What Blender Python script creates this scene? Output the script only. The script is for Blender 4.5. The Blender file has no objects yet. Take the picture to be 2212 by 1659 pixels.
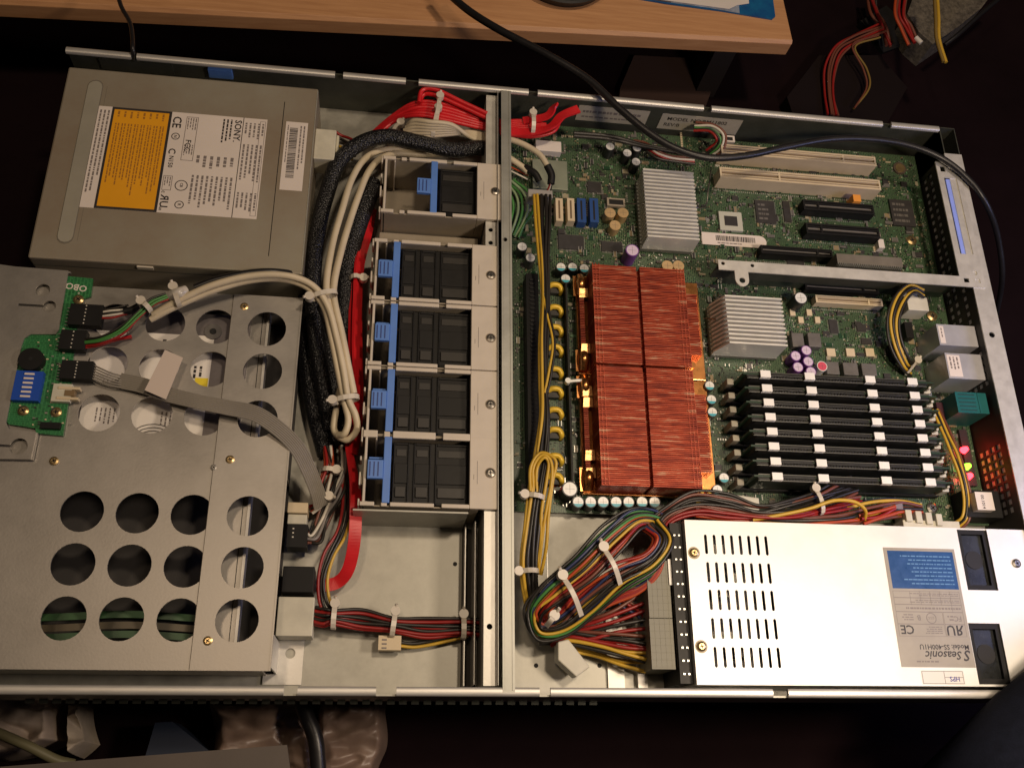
import bpy, bmesh, math, random
from mathutils import Vector, Matrix, Euler
random.seed(7)
R=math.radians
sc=bpy.context.scene
col=sc.collection
# ------------------------------------------------------------------ camera
CAM=Vector((231.342,-40.577,600.281)); CR=Euler((0.39207,-0.14228,-0.00638),'XYZ'); FPX=2038.344
cd=bpy.data.cameras.new('camera'); cam=bpy.data.objects.new('camera',cd); col.objects.link(cam)
cam.location=CAM*0.001; cam.rotation_euler=CR; cd.sensor_width=36; cd.lens=FPX/2212*36
cd.clip_start=0.01; cd.clip_end=30
sc.camera=cam
# ------------------------------------------------------------------ world and lamps
w=bpy.data.worlds.new('World'); sc.world=w; w.use_nodes=True
bg=w.node_tree.nodes['Background']; bg.inputs[0].default_value=(0.75,0.62,0.6,1); bg.inputs[1].default_value=0.010
def area(name,loc,tgt,size,power,color,sy=None):
    l=bpy.data.lights.new(name,'AREA'); l.energy=power; l.color=color; l.size=size*.001
    if sy: l.shape='RECTANGLE'; l.size_y=sy*.001
    o=bpy.data.objects.new(name,l); col.objects.link(o); o.location=Vector(loc)*.001
    o.rotation_euler=(Vector(tgt)-Vector(loc)).to_track_quat('-Z','Y').to_euler()
    return o
area('falloff_fill',(645,30,500),(470,40,0),80,1.9,(1.0,0.80,0.60))  # added near light for falloff and a whiter power supply
area('room_lamp',(690,390,1600),(400,120,0),125,7.8,(1.0,0.79,0.57))
area('ceiling_lamp',(-50,245,1600),(250,200,0),130,2.1,(1.0,0.74,0.50))
area('monitor_light',(940,90,300),(650,120,40),200,0.8,(0.48,0.52,1.0))
sc.view_settings.view_transform='Standard'; sc.view_settings.look='None'
sc.view_settings.exposure=0.0; sc.view_settings.gamma=1.0
sc.render.engine='CYCLES'

# ------------------------------------------------------------------ helpers (millimetres)
CM=CR.to_matrix()
def ray(px,py): return CM@Vector(((px-1106)/FPX,-(py-829.5)/FPX,-1))
def W(px,py,z):
    d=ray(px,py); t=(z-CAM.z)/d.z; p=CAM+d*t; return Vector((p.x,p.y,z))
def WY(px,py,Y):
    d=ray(px,py); t=(Y-CAM.y)/d.y; return CAM+d*t
def WX(px,py,X):
    d=ray(px,py); t=(X-CAM.x)/d.x; return CAM+d*t

MATS={}
def mat(name,c,rough=.5,metal=0.,noise=0.,nscale=60,bump=0.,bscale=300,stretch=None,c2=None,spec=.5,emit=None,es=0,alpha=None,trans=0,coat=0):
    if name in MATS: return MATS[name]
    m=bpy.data.materials.new(name); m.use_nodes=True; nt=m.node_tree; b=nt.nodes['Principled BSDF']
    def S(k,v):
        if k in b.inputs: b.inputs[k].default_value=v
    S('Base Color',(*c,1)); S('Roughness',rough); S('Metallic',metal); S('Specular IOR Level',spec)
    if coat: S('Coat Weight',coat); S('Coat Roughness',.15)
    if trans: S('Transmission Weight',trans)
    if emit: S('Emission Color',(*emit,1)); S('Emission Strength',es)
    if noise or bump or c2:
        tc=nt.nodes.new('ShaderNodeTexCoord'); mp=nt.nodes.new('ShaderNodeMapping')
        nt.links.new(tc.outputs['Object'],mp.inputs[0])
        if stretch: mp.inputs['Scale'].default_value=stretch
        if noise or c2:
            n=nt.nodes.new('ShaderNodeTexNoise'); n.inputs['Scale'].default_value=nscale; n.inputs['Detail'].default_value=6
            n.inputs['Roughness'].default_value=.65
            nt.links.new(mp.outputs[0],n.inputs[0])
            rp=nt.nodes.new('ShaderNodeValToRGB'); rp.color_ramp.elements[0].position=.32; rp.color_ramp.elements[1].position=.68
            lo=c2 if c2 else tuple(x*(1-noise) for x in c); hi=c if c2 else tuple(min(1,x*(1+noise*.6)) for x in c)
            rp.color_ramp.elements[0].color=(*lo,1); rp.color_ramp.elements[1].color=(*hi,1)
            nt.links.new(n.outputs[0],rp.inputs[0]); nt.links.new(rp.outputs[0],b.inputs['Base Color'])
            mr=nt.nodes.new('ShaderNodeMapRange'); mr.inputs[3].default_value=max(.03,rough-.1); mr.inputs[4].default_value=min(1,rough+.12)
            nt.links.new(n.outputs[0],mr.inputs[0]); nt.links.new(mr.outputs[0],b.inputs['Roughness'])
        if bump:
            n2=nt.nodes.new('ShaderNodeTexNoise'); n2.inputs['Scale'].default_value=bscale; n2.inputs['Detail'].default_value=3
            nt.links.new(mp.outputs[0],n2.inputs[0]); bp=nt.nodes.new('ShaderNodeBump'); bp.inputs['Strength'].default_value=bump
            bp.inputs['Distance'].default_value=.0006
            nt.links.new(n2.outputs[0],bp.inputs['Height']); nt.links.new(bp.outputs[0],b.inputs['Normal'])
    MATS[name]=m; return m

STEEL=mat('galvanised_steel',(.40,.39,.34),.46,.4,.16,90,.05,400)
STEEL_D=mat('inner_steel',(.075,.078,.062),.5,.4,.25,60,.1,300)  # dark green tone paints in the board's reflection on the inner wall
STEELB=mat('bright_steel',(.66,.64,.59),.4,.4,.12,110,.06,500)
RAIL=mat('rail_steel',(.66,.64,.60),.42,.6,.1,40,.04,300,stretch=(1,8,8))
CAGE=mat('cage_steel',(.42,.395,.36),.40,.68,.16,22,.06,700)
OPT=mat('drive_steel',(.34,.315,.25),.5,.35,.13,9,.05,700,c2=(.29,.225,.16))
PSUM=mat('power_supply_steel',(.88,.87,.83),.4,.2,.04,40,.04,500)
FANP=mat('cream_plastic',(.60,.53,.44),.5,0,.08,50,.05,500)
FANT=mat('shade_tan_plastic',(.30,.255,.19),.6,0,.12,50)  # darker copy of the cream; unlit fan sides are put into the colour
BLUE=mat('blue_plastic',(.10,.23,.62),.42,0,.06,80)
BLUE2=mat('slot_blue',(.28,.38,.95),.5,0,.08,80)
BLACK=mat('black_plastic',(.010,.0095,.0095),.55,0,.2,80,spec=.25)
BLACKG=mat('dark_plastic',(.016,.015,.014),.5,0,.2,80,spec=.3)
FANB=mat('fan_black',(.010,.0095,.009),.5,0,.25,120,spec=.3)
RUB=mat('cable_rubber',(.014,.013,.014),.36,0,.2,60,.05,400)
CREAM=mat('cream_cable',(.62,.53,.38),.45,0,.12,40)
REDC=mat('red_cable',(.62,.016,.022),.33,0,.15,60)
RED=mat('red_wire',(.28,.013,.011),.4,0,.1,60)
YEL=mat('yellow_wire',(.58,.36,.035),.4,0,.1,60)
BLK=mat('black_wire',(.02,.017,.014),.4,0,.1,60)
ORA=mat('orange_wire',(.42,.06,.015),.4)
GRN=mat('green_wire',(.06,.22,.05),.4)
WHW=mat('white_wire',(.62,.58,.5),.4)
BLW=mat('blue_wire',(.02,.03,.09),.4)
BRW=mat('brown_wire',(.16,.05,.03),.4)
GRW=mat('grey_wire',(.25,.23,.22),.4)
NYL=mat('nylon_tie',(.62,.56,.47),.35,0,.1,80,spec=.6)
NAT=mat('natural_nylon',(.60,.57,.46),.42,0,.14,60)
SLOTC=mat('slot_cream',(.66,.54,.36),.45,0,.08,60)
SLOTG=mat('slot_groove',(.16,.11,.06),.7)
BRASS=mat('brass_screw',(.62,.45,.22),.3,.9,.1,200)
SCREW=mat('steel_screw',(.28,.26,.23),.3,.9,.1,200)
DARK=mat('dark_recess',(.006,.006,.006),.7)
GOLD=mat('gold_can',(.60,.42,.22),.45,.4,.1,120)
ALU=mat('aluminium_top',(.80,.80,.77),.45,.2,.12,200)
CANB=mat('black_sleeve_can',(.02,.02,.022),.4)
CANC=mat('cyan_print',(.06,.40,.50),.35)
CANP=mat('purple_sleeve',(.16,.05,.24),.4)
CANPT=mat('pale_purple_top',(.66,.54,.68),.5,0)
CANR=mat('red_top',(.75,.10,.16),.35,.2)
CHIP=mat('chip_resin',(.035,.032,.032),.45,0,.15,200)
CHIPG=mat('grey_inductor',(.13,.12,.11),.5,0,.15,200)
TIN=mat('tin_solder',(.6,.6,.55),.3,.8,.1,300)
WHITE=mat('white_paper',(.72,.66,.60),.55,0,.05,30)
LABW=mat('label_white',(.74,.66,.60),.5,0,.04,30)
LABO=mat('label_orange',(.80,.36,.01),.45,0,.05,30)
INK=mat('ink',(.03,.025,.025),.5)
INKG=mat('ink_grey',(.20,.17,.16),.5)
INKB=mat('ink_brown',(.36,.15,.02),.5)
TEAL=mat('teal_plastic',(.008,.115,.12),.4,0,.1,80)
DIMMG=mat('dimm_black',(.012,.012,.011),.4,.1,.3,200)
CLIP=mat('clip_silver',(.88,.86,.82),.45,.1,.05,100)
FINM=mat('aluminium_fin',(.80,.78,.72),.42,.35,.06,100)
FIND=mat('aluminium_base',(.22,.22,.19),.5,.4,.15,80)
COPB=mat('bright_copper',(.95,.42,.14),.26,.95,.12,60,.12,120)
GRIL=mat('grille_dark',(.045,.04,.036),.55,.3,.2,100)
GREYB=mat('ribbon_grey',(.26,.235,.20),.45,0,.12,20,stretch=(1,1,1))

def pcb_mat(name,c1,c2,c3,scale=1.0):
    m=bpy.data.materials.new(name); m.use_nodes=True; nt=m.node_tree; b=nt.nodes['Principled BSDF']; N=nt.nodes.new; L=nt.links.new
    tc=N('ShaderNodeTexCoord')
    br=N('ShaderNodeTexBrick'); br.inputs['Scale'].default_value=260*scale; br.inputs['Mortar Size'].default_value=.03; br.offset=.37; br.squash=.6; br.squash_frequency=3
    br.inputs['Color1'].default_value=(*c1,1); br.inputs['Color2'].default_value=(*c2,1); br.inputs['Mortar'].default_value=(*c3,1)
    L(tc.outputs['Object'],br.inputs[0])
    mp=N('ShaderNodeMapping'); mp.inputs['Rotation'].default_value=(0,0,R(90)); L(tc.outputs['Object'],mp.inputs[0])
    b2=N('ShaderNodeTexBrick'); b2.inputs['Scale'].default_value=170*scale; b2.inputs['Mortar Size'].default_value=.04; b2.offset=.6
    b2.inputs['Color1'].default_value=(*c2,1); b2.inputs['Color2'].default_value=(*c1,1); b2.inputs['Mortar'].default_value=(*c3,1); L(mp.outputs[0],b2.inputs[0])
    n=N('ShaderNodeTexNoise'); n.inputs['Scale'].default_value=28; n.inputs['Detail'].default_value=5; L(tc.outputs['Object'],n.inputs[0])
    rp=N('ShaderNodeValToRGB'); rp.color_ramp.elements[0].position=.42; rp.color_ramp.elements[1].position=.58; L(n.outputs[0],rp.inputs[0])
    mx=N('ShaderNodeMix'); mx.data_type='RGBA'; L(rp.outputs[0],mx.inputs[0]); L(br.outputs[0],mx.inputs[6]); L(b2.outputs[0],mx.inputs[7])
    # solder pads
    v=N('ShaderNodeTexVoronoi'); v.inputs['Scale'].default_value=330*scale; L(tc.outputs['Object'],v.inputs[0])
    lt=N('ShaderNodeMath'); lt.operation='LESS_THAN'; lt.inputs[1].default_value=.2; L(v.outputs['Distance'],lt.inputs[0])
    n3=N('ShaderNodeTexNoise'); n3.inputs['Scale'].default_value=60; L(tc.outputs['Object'],n3.inputs[0])
    g=N('ShaderNodeMath'); g.operation='GREATER_THAN'; g.inputs[1].default_value=.54; L(n3.outputs[0],g.inputs[0])
    mu=N('ShaderNodeMath'); mu.operation='MULTIPLY'; L(lt.outputs[0],mu.inputs[0]); L(g.outputs[0],mu.inputs[1])
    m2=N('ShaderNodeMix'); m2.data_type='RGBA'; L(mu.outputs[0],m2.inputs[0]); L(mx.outputs[2],m2.inputs[6]); m2.inputs[7].default_value=(.42,.42,.33,1)
    L(m2.outputs[2],b.inputs['Base Color']); b.inputs['Roughness'].default_value=.38
    return m
PCB=pcb_mat('motherboard_green',(.020,.056,.026),(.007,.022,.013),(.11,.17,.085))
PCBG=pcb_mat('panel_board_green',(.02,.15,.05),(.015,.11,.035),(.05,.24,.08),.7)

def copper():
    m=bpy.data.materials.new('copper_fin'); m.use_nodes=True; nt=m.node_tree; b=nt.nodes['Principled BSDF']; N=nt.nodes.new; L=nt.links.new
    tc=N('ShaderNodeTexCoord'); mp=N('ShaderNodeMapping'); mp.inputs['Scale'].default_value=(1,9,1); L(tc.outputs['Object'],mp.inputs[0])
    n=N('ShaderNodeTexNoise'); n.inputs['Scale'].default_value=40; n.inputs['Detail'].default_value=5; n.inputs['Roughness'].default_value=.7; L(mp.outputs[0],n.inputs[0])
    rp=N('ShaderNodeValToRGB'); e=rp.color_ramp.elements; e[0].position=.38; e[0].color=(.20,.026,.014,1); e[1].position=.66; e[1].color=(.52,.29,.18,1)  # pale ramp end paints streaky glare into the copper, along with scratches
    x=e.new(.55); x.color=(.44,.07,.027,1)
    L(n.outputs[0],rp.inputs[0]); L(rp.outputs[0],b.inputs['Base Color']); b.inputs['Metallic'].default_value=.45; b.inputs['Roughness'].default_value=.5
    return m
COP=copper()
def sleeve():
    m=bpy.data.materials.new('braided_sleeve'); m.use_nodes=True; nt=m.node_tree; b=nt.nodes['Principled BSDF']; N=nt.nodes.new; L=nt.links.new
    tc=N('ShaderNodeTexCoord'); v=N('ShaderNodeTexVoronoi'); v.inputs['Scale'].default_value=800; L(tc.outputs['Object'],v.inputs[0])
    rp=N('ShaderNodeValToRGB'); e=rp.color_ramp.elements; e[0].position=.15; e[0].color=(.022,.022,.025,1); e[1].position=.5; e[1].color=(.006,.006,.007,1)
    L(v.outputs['Distance'],rp.inputs[0]); L(rp.outputs[0],b.inputs['Base Color']); b.inputs['Roughness'].default_value=.35
    bp=N('ShaderNodeBump'); bp.inputs['Strength'].default_value=.9; bp.inputs['Distance'].default_value=.0008; bp.invert=True
    L(v.outputs['Distance'],bp.inputs['Height']); L(bp.outputs[0],b.inputs['Normal'])
    return m
SLV=sleeve()
def wood():
    m=bpy.data.materials.new('beech_laminate'); m.use_nodes=True; nt=m.node_tree; b=nt.nodes['Principled BSDF']; N=nt.nodes.new; L=nt.links.new
    tc=N('ShaderNodeTexCoord'); mp=N('ShaderNodeMapping'); mp.inputs['Scale'].default_value=(1.2,22,22); L(tc.outputs['Object'],mp.inputs[0])
    n=N('ShaderNodeTexNoise'); n.inputs['Scale'].default_value=14; n.inputs['Detail'].default_value=8; n.inputs['Roughness'].default_value=.7; n.inputs['Distortion'].default_value=.4; L(mp.outputs[0],n.inputs[0])
    rp=N('ShaderNodeValToRGB'); e=rp.color_ramp.elements; e[0].position=.25; e[0].color=(.42,.20,.085,1); e[1].position=.75; e[1].color=(.62,.335,.155,1)
    L(n.outputs[0],rp.inputs[0]); L(rp.outputs[0],b.inputs['Base Color']); b.inputs['Roughness'].default_value=.5
    return m
WOOD=wood()

class MB:
    def __init__(s): s.v=[]; s.f=[]; s.m=[]; s.mats=[]; s.sm=[]
    def mi(s,m):
        if m not in s.mats: s.mats.append(m)
        return s.mats.index(m)
    def add(s,vs,fs,m=None,smooth=False):
        o=len(s.v); s.v+= [Vector(v) for v in vs]; k=s.mi(m) if m else 0
        for f in fs: s.f.append([i+o for i in f]); s.m.append(k); s.sm.append(smooth)
        return s
    def box(s,x0,y0,z0,x1,y1,z1,m=None,T=None):
        if x0>x1:x0,x1=x1,x0
        if y0>y1:y0,y1=y1,y0
        if z0>z1:z0,z1=z1,z0
        vs=[Vector(p) for p in ((x0,y0,z0),(x1,y0,z0),(x1,y1,z0),(x0,y1,z0),(x0,y0,z1),(x1,y0,z1),(x1,y1,z1),(x0,y1,z1))]
        if T: vs=[T@v for v in vs]
        return s.add(vs,[(3,2,1,0),(4,5,6,7),(0,1,5,4),(1,2,6,5),(2,3,7,6),(3,0,4,7)],m)
    def pbox(s,a,b,z0,z1,m=None):     # pixel corners of the top face at height z1
        p=W(a[0],a[1],z1); q=W(b[0],b[1],z1); return s.box(p.x,p.y,z0,q.x,q.y,z1,m)
    def cyl(s,cx,cy,z0,z1,r,n=20,m=None,mt=None,r1=None,axis='z'):
        r1=r if r1 is None else r1
        lo=[];hi=[]
        for i in range(n):
            a=2*math.pi*i/n; c,d=math.cos(a),math.sin(a)
            if axis=='z': lo.append(Vector((cx+r*c,cy+r*d,z0))); hi.append(Vector((cx+r1*c,cy+r1*d,z1)))
            elif axis=='x': lo.append(Vector((z0,cx+r*c,cy+r*d))); hi.append(Vector((z1,cx+r1*c,cy+r1*d)))
            else: lo.append(Vector((cx+r*c,z0,cy+r*d))); hi.append(Vector((cx+r1*c,z1,cy+r1*d)))
        s.add(lo+hi,[(i,(i+1)%n,n+(i+1)%n,n+i) for i in range(n)],m,True)
        s.add(hi,[tuple(range(n))],mt or m); s.add(lo,[tuple(reversed(range(n)))],m)
        return s
    def prism(s,poly,z0,z1,m=None,T=None):
        poly=[(p[0],p[1]) for p in poly]; n=len(poly)
        A=sum(poly[i][0]*poly[(i+1)%n][1]-poly[(i+1)%n][0]*poly[i][1] for i in range(n))
        if A<0: poly=poly[::-1]
        vs=[Vector((x,y,z0)) for x,y in poly]+[Vector((x,y,z1)) for x,y in poly]
        if T: vs=[T@v for v in vs]
        return s.add(vs,[tuple(reversed(range(n))),tuple(range(n,2*n))]+[(i,(i+1)%n,n+(i+1)%n,n+i) for i in range(n)],m)
    def tube(s,pts,r,n=10,m=None,seg=8,raw=False,rf=None):
        P=[Vector(p) for p in pts]
        if not raw: P=catmull(P,seg)
        N=len(P); up=Vector((0,0,1)); rings=[]
        t0=(P[1]-P[0]).normalized(); u=t0.cross(up)
        if u.length<.01: u=t0.cross(Vector((1,0,0)))
        u.normalize(); vs=[]
        for i in range(N):
            t=(P[min(i+1,N-1)]-P[max(i-1,0)])
            if t.length<1e-9: t=t0.copy()
            t.normalize(); u=(u-t*u.dot(t)); u.normalize(); b=t.cross(u)
            rr=r*(rf(i/(N-1)) if rf else 1)
            for k in range(n):
                a=2*math.pi*k/n; vs.append(P[i]+u*(math.cos(a)*rr)+b*(math.sin(a)*rr))
        fs=[(i*n+k,i*n+(k+1)%n,(i+1)*n+(k+1)%n,(i+1)*n+k) for i in range(N-1) for k in range(n)]
        s.add(vs,fs,m,True); s.add(vs[:n],[tuple(reversed(range(n)))],m); s.add(vs[-n:],[tuple(range(n))],m)
        return s
    def ribbon(s,pts,wd,th,m=None,seg=8,tilt=None,ribs=0):
        P=catmull([Vector(p[:3]) for p in pts],seg); N=len(P)
        K=len(pts); vs=[]
        cs=[]
        nw=max(1,ribs)
        for k in range(nw+1): cs.append((-.5+k/nw, .5 if not ribs else .5))
        prof=[]
        if ribs:
            for k in range(ribs*2+1): prof.append((-.5+k/(ribs*2), .5 if k%2 else .12))
            prof+= [(.5,-.5),(-.5,-.5)]
        else: prof=[(-.5,.5),(.5,.5),(.5,-.5),(-.5,-.5)]
        n=len(prof)
        for i in range(N):
            t=(P[min(i+1,N-1)]-P[max(i-1,0)]).normalized(); u=t.cross(Vector((0,0,1)))
            if u.length<.05: u=Vector((1,0,0))
            u.normalize(); b=u.cross(t)
            f=i/(N-1)*(K-1); j=min(int(f),K-2); a=0
            if tilt: a=R(tilt[j]*(1-(f-j))+tilt[j+1]*(f-j))
            uu=u*math.cos(a)+b*math.sin(a); bb=b*math.cos(a)-u*math.sin(a)
            for (x,y) in prof: vs.append(P[i]+uu*x*wd+bb*y*th)
        fs=[(i*n+k,(i+1)*n+k,(i+1)*n+(k+1)%n,i*n+(k+1)%n) for i in range(N-1) for k in range(n)]
        s.add(vs,fs,m); s.add(vs[:n],[tuple(range(n))],m); s.add(vs[-n:],[tuple(reversed(range(n)))],m)
        return s
    def mesh(s,me,T,m):
        o=[T@v.co for v in me.vertices]; s.add(o,[tuple(p.vertices) for p in me.polygons],m); return s
    def plate(s,outline,holes,z0,z1,m=None,T=None):
        s.mesh(curve_mesh(outline,holes,abs(z1-z0)),(T or Matrix())@Matrix.Translation((0,0,(z0+z1)/2)),m); return s
    def text(s,t,size,T,m,depth=0.0,align='LEFT'):
        key=(t,align)
        if key not in TXT:
            c=bpy.data.curves.new('t','FONT'); c.body=t; c.resolution_u=2; c.align_x=align; c.size=1; c.offset=.018; c.shear=.3 if t in ('Seasonic','S') else 0
            o=bpy.data.objects.new('t',c); col.objects.link(o)
            dg=bpy.context.evaluated_depsgraph_get(); TXT[key]=bpy.data.meshes.new_from_object(o.evaluated_get(dg)); bpy.data.objects.remove(o)
        s.mesh(TXT[key],T@Matrix.Diagonal((size,size,size,1)),m); return s
    def build(s,name,m=None,parent=None,bevel=0,smooth=False):
        off=Vector((0,0,0))
        q=parent
        while q: off+=Vector(q.get('_o',(0,0,0))); q=q.parent
        me=bpy.data.meshes.new(name); me.from_pydata([(v-off)*.001 for v in s.v],[],s.f)
        mats=s.mats if s.mats else [m]
        for x in mats: me.materials.append(x)
        if s.mats:
            for p,k in zip(me.polygons,s.m): p.material_index=k
        for p,k in zip(me.polygons,s.sm): p.use_smooth=k or smooth
        me.update()
        o=bpy.data.objects.new(name,me); col.objects.link(o); o.parent=parent
        if bevel:
            b=o.modifiers.new('bevel','BEVEL'); b.width=bevel*.001; b.segments=2; b.limit_method='ANGLE'; b.angle_limit=R(40)
        return o
TXT={}
def curve_mesh(outline,holes,th):
    c=bpy.data.curves.new('c','CURVE'); c.dimensions='2D'; c.fill_mode='BOTH'; c.extrude=th/2
    for pl in [outline]+holes:
        sp=c.splines.new('POLY'); sp.points.add(len(pl)-1)
        for i,p in enumerate(pl): sp.points[i].co=(p[0],p[1],0,1)
        sp.use_cyclic_u=True
    o=bpy.data.objects.new('c',c); col.objects.link(o); dg=bpy.context.evaluated_depsgraph_get()
    me=bpy.data.meshes.new_from_object(o.evaluated_get(dg)); bpy.data.objects.remove(o); return me
def catmull(P,seg):
    if len(P)<3:
        return [P[0].lerp(P[1],i/seg) for i in range(seg+1)]
    Q=[P[0]*2-P[1]]+P+[P[-1]*2-P[-2]]; out=[]
    for i in range(1,len(Q)-2):
        for k in range(seg):
            t=k/seg; a,b,c,d=Q[i-1],Q[i],Q[i+1],Q[i+2]
            out.append(.5*((2*b)+(c-a)*t+(2*a-5*b+4*c-d)*t*t+(3*b-a-3*c+d)*t**3))
    out.append(P[-1]); return out
def circ(x,y,r,n=28): return [(x+r*math.cos(2*math.pi*i/n),y+r*math.sin(2*math.pi*i/n)) for i in range(n)]
def rect(x0,y0,x1,y1): return [(x0,y0),(x1,y0),(x1,y1),(x0,y1)]
def slot(x,y0,y1,r):
    return [(x+r*math.cos(a),y1+r*math.sin(a)) for a in [math.pi*k/6 for k in range(7)]]+[(x-r*math.cos(a),y0-r*math.sin(a)) for a in [math.pi*k/6 for k in range(7)]]
def thing(name,label,cat,loc=(0,0,0),group=None,kind=None):
    o=bpy.data.objects.new(name,None); o.empty_display_size=.005; col.objects.link(o)
    o['_o']=tuple(loc); o.location=Vector(loc)*.001
    o['label']=label; o['category']=cat
    if group: o['group']=group
    return o
def tag(o,label,cat,group=None,kind=None):
    o['label']=label; o['category']=cat
    if group: o['group']=group
    if kind: o['kind']=kind
    return o
def struct(o): o['kind']='structure'; return o
def dup(root,loc,label):
    r=root.copy(); col.objects.link(r); r['_o']=tuple(loc); r.location=Vector(loc)*.001; r['label']=label
    for ch in list(root.children):
        c=ch.copy(); col.objects.link(c); c.parent=r
        for g in ch.children:
            d=g.copy(); col.objects.link(d); d.parent=c
    return r
def TT(x,y,z,rz=0,rx=0,ry=0): return Matrix.Translation((x,y,z))@Euler((rx,ry,rz),'XYZ').to_matrix().to_4x4()
def screw(mb,x,y,z,r=3,m=BRASS,h=1.2):
    mb.cyl(x,y,z-.3,z+h*.5,r,20,m,r1=r); mb.cyl(x,y,z+h*.5,z+h,r,20,m,r1=r*.6)
    a=random.random()*1.5
    for k in (0,1):
        mb.box(-r*.48,-r*.11,0,r*.48,r*.11,.12,DARK,T=TT(x,y,z+h,a+k*math.pi/2))
def fine(mb,x0,y0,x1,y1,z,rows,m,along='x',fill=.85,seed=0,h=.45):
    """lines of small print as short words, rows stacked across the other axis"""
    rnd=random.Random(seed+int(x0*10)+int(y0*7))
    L0,L1,S0,S1=(x0,x1,y0,y1) if along=='x' else (y0,y1,x0,x1)
    for i in range(rows):
        c=S0+(S1-S0)*(i+.5)/rows; t=abs(S1-S0)/rows*h*.5
        p=L0; end=L0+(L1-L0)*(fill*(.72+.28*rnd.random()))
        sg=1 if L1>L0 else -1
        while (end-p)*sg>1:
            q=p+sg*(rnd.uniform(.8,3.4)); q=min(q,end) if sg>0 else max(q,end)
            if along=='x': mb.box(p,c-t,z,q,c+t,z+.04,m)
            else: mb.box(c-t,p,z,c+t,q,z+.04,m)
            p=q+sg*rnd.uniform(.35,.8)

# ================================================================== SETTING
f=MB(); f.box(-1800,-1500,-94,2400,1800,-92)
fl=struct(f.build('floor',mat('dark_floor',(.010,.005,.006),.95,0,.3,8,spec=.05)))
f=MB(); f.box(60,80,-91.8,600,380,-1)
st=thing('stool','dark wooden stool carrying the open server case','stool',(330,220,-92))
f.v=[Vector(v) for v in f.v]; f.build('seat',mat('dark_wood',(.06,.028,.018),.6,0,.2,30),st)

# ================================================================== DESK
A=W(0,-8,-4); 
dk=thing('desk','light beech desk edge running along the top behind the server','desk',(200,520,-20))
e0=W(-60,2,-4); e1=W(1713,92,-4)
dirx=(e1-e0).normalized(); ang=math.atan2(dirx.y,dirx.x)
T=TT(e1.x,e1.y,-4,ang)
d=MB()
pro=[(0,0),(0,-13),(-2.2,-16),]  # front edge chamfer
# profile along local -y..: y=0 front top edge
d.prism([(-900,2.4),(0,2.4),(0,600),(-900,600)],-16,0,WOOD,T=T)
d.box(-900,0,-16,0,2.399,-2.6,WOOD,T=T)
vs=[Vector(p) for p in ((-900,0,-2.6),(0,0,-2.6),(0,2.4,0),(-900,2.4,0))]
d.add([T@v for v in vs],[(0,1,2,3)],WOOD)
d.build('desk_top',WOOD,dk,bevel=.6)
# pedestal of desk (dark, below)
d=MB(); d.box(-60,10,-91.8,-40,500,-17,mat('desk_leg',(.012,.007,.006),.8),T=T); d.build('leg',None,dk); d=MB(); d.box(-880,10,-91.8,-860,500,-17,T=T,m=MATS['desk_leg'])
d.build('leg',None,dk)
# papers
def dskpoly(pts,z0,z1,m): 
    q=MB(); q.prism([W(x,y,z1)[:2] for x,y in pts],z0,z1,m); return q
BLP=mat('blue_cover',(.005,.05,.20),.4,0,.3,40,c2=(.01,.14,.30))
o=dskpoly([(1375,-60),(1370,-4),(1440,8),(1560,24),(1668,42),(1675,36),(1662,-60)],-3.8,-2.4,BLP).build('magazine',BLP)
tag(o,'glossy blue magazine lying under white papers near the desk corner','magazine')
q=MB(); q.prism([W(x,y,-2)[:2] for x,y in [(1376,-60),(1374,-5),(1440,5),(1450,6),(1452,-60)]],-2.35,-2.2,mat('photo_dark',(.12,.10,.10),.4,0,.5,60)); q.prism([W(x,y,-1.9)[:2] for x,y in [(1452,-60),(1450,6),(1530,17),(1598,29),(1590,-60)]],-2.35,-2.15,mat('photo_pale',(.42,.48,.58),.4,0,.6,26,c2=(.05,.05,.06)))
o=q.build('photo_print'); tag(o,'dark and pale blue photo print peeking out below the white sheet','photo')
o=dskpoly([(1430,-60),(1428,0),(1575,20),(1592,12),(1618,8),(1612,-60)],-1.8,-1.3,WHITE).build('paper_sheet'); tag(o,'plain white paper sheet on top of the papers on the desk','paper')
q=MB(); c=W(1215,-72,0)
for i,(rr,zz) in enumerate([(44,-3.8),(46,-1),(45,3)]): pass
q.cyl(c.x,c.y,-3.9,5,42,48,BLACKG,r1=46); q.cyl(c.x,c.y,5.01,6.2,46,48,BLACKG,r1=44)
tag(q.build('monitor_base',BLACK),'round black glossy base cut off by the top of the photo','monitor base')

# ================================================================== CHASSIS
ch=thing('server_chassis','long open rack server case of galvanised steel without its lid','server case',(330,215,0))
q=MB(); q.box(1,1,0,667,429,1.0); q.build('floor_plate',STEEL,ch)
# side walls and folded lips
def lip(y0,y1,segs,name):
    q=MB()
    for a,b in segs:
        n=8
        # rounded folded lip profile in (y,z)
        yi,yo=(y0,y1)
        pr=[]
        for k in range(n+1):
            t=k/n; a_=math.pi*t; pr.append((yo+(yi-yo)*(1-math.cos(a_))/2, 41.6+1.5*math.sin(a_)**.6 if 0<k<n else 40.4))
        vs=[Vector((a,y,z)) for y,z in pr]+[Vector((b,y,z)) for y,z in pr]; m=n+1
        q.add(vs,[(k,k+1,m+k+1,m+k) for k in range(n)],None,True)
        q.add(vs,[tuple(reversed(range(m))),tuple(range(m,2*m))])
    o=q.build(name,RAIL,ch)
    bm=bmesh.new(); bm.from_mesh(o.data); bmesh.ops.recalc_face_normals(bm,faces=bm.faces); bm.to_mesh(o.data); bm.free()
    return o
tx=lambda px: W(px,101+.0903*(px-143),43).x
xs=[0,tx(284),tx(296),tx(724),tx(742),tx(877),tx(905),tx(1142),tx(1162),tx(1520),tx(1537),tx(1906),tx(1925),tx(2028)]
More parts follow.
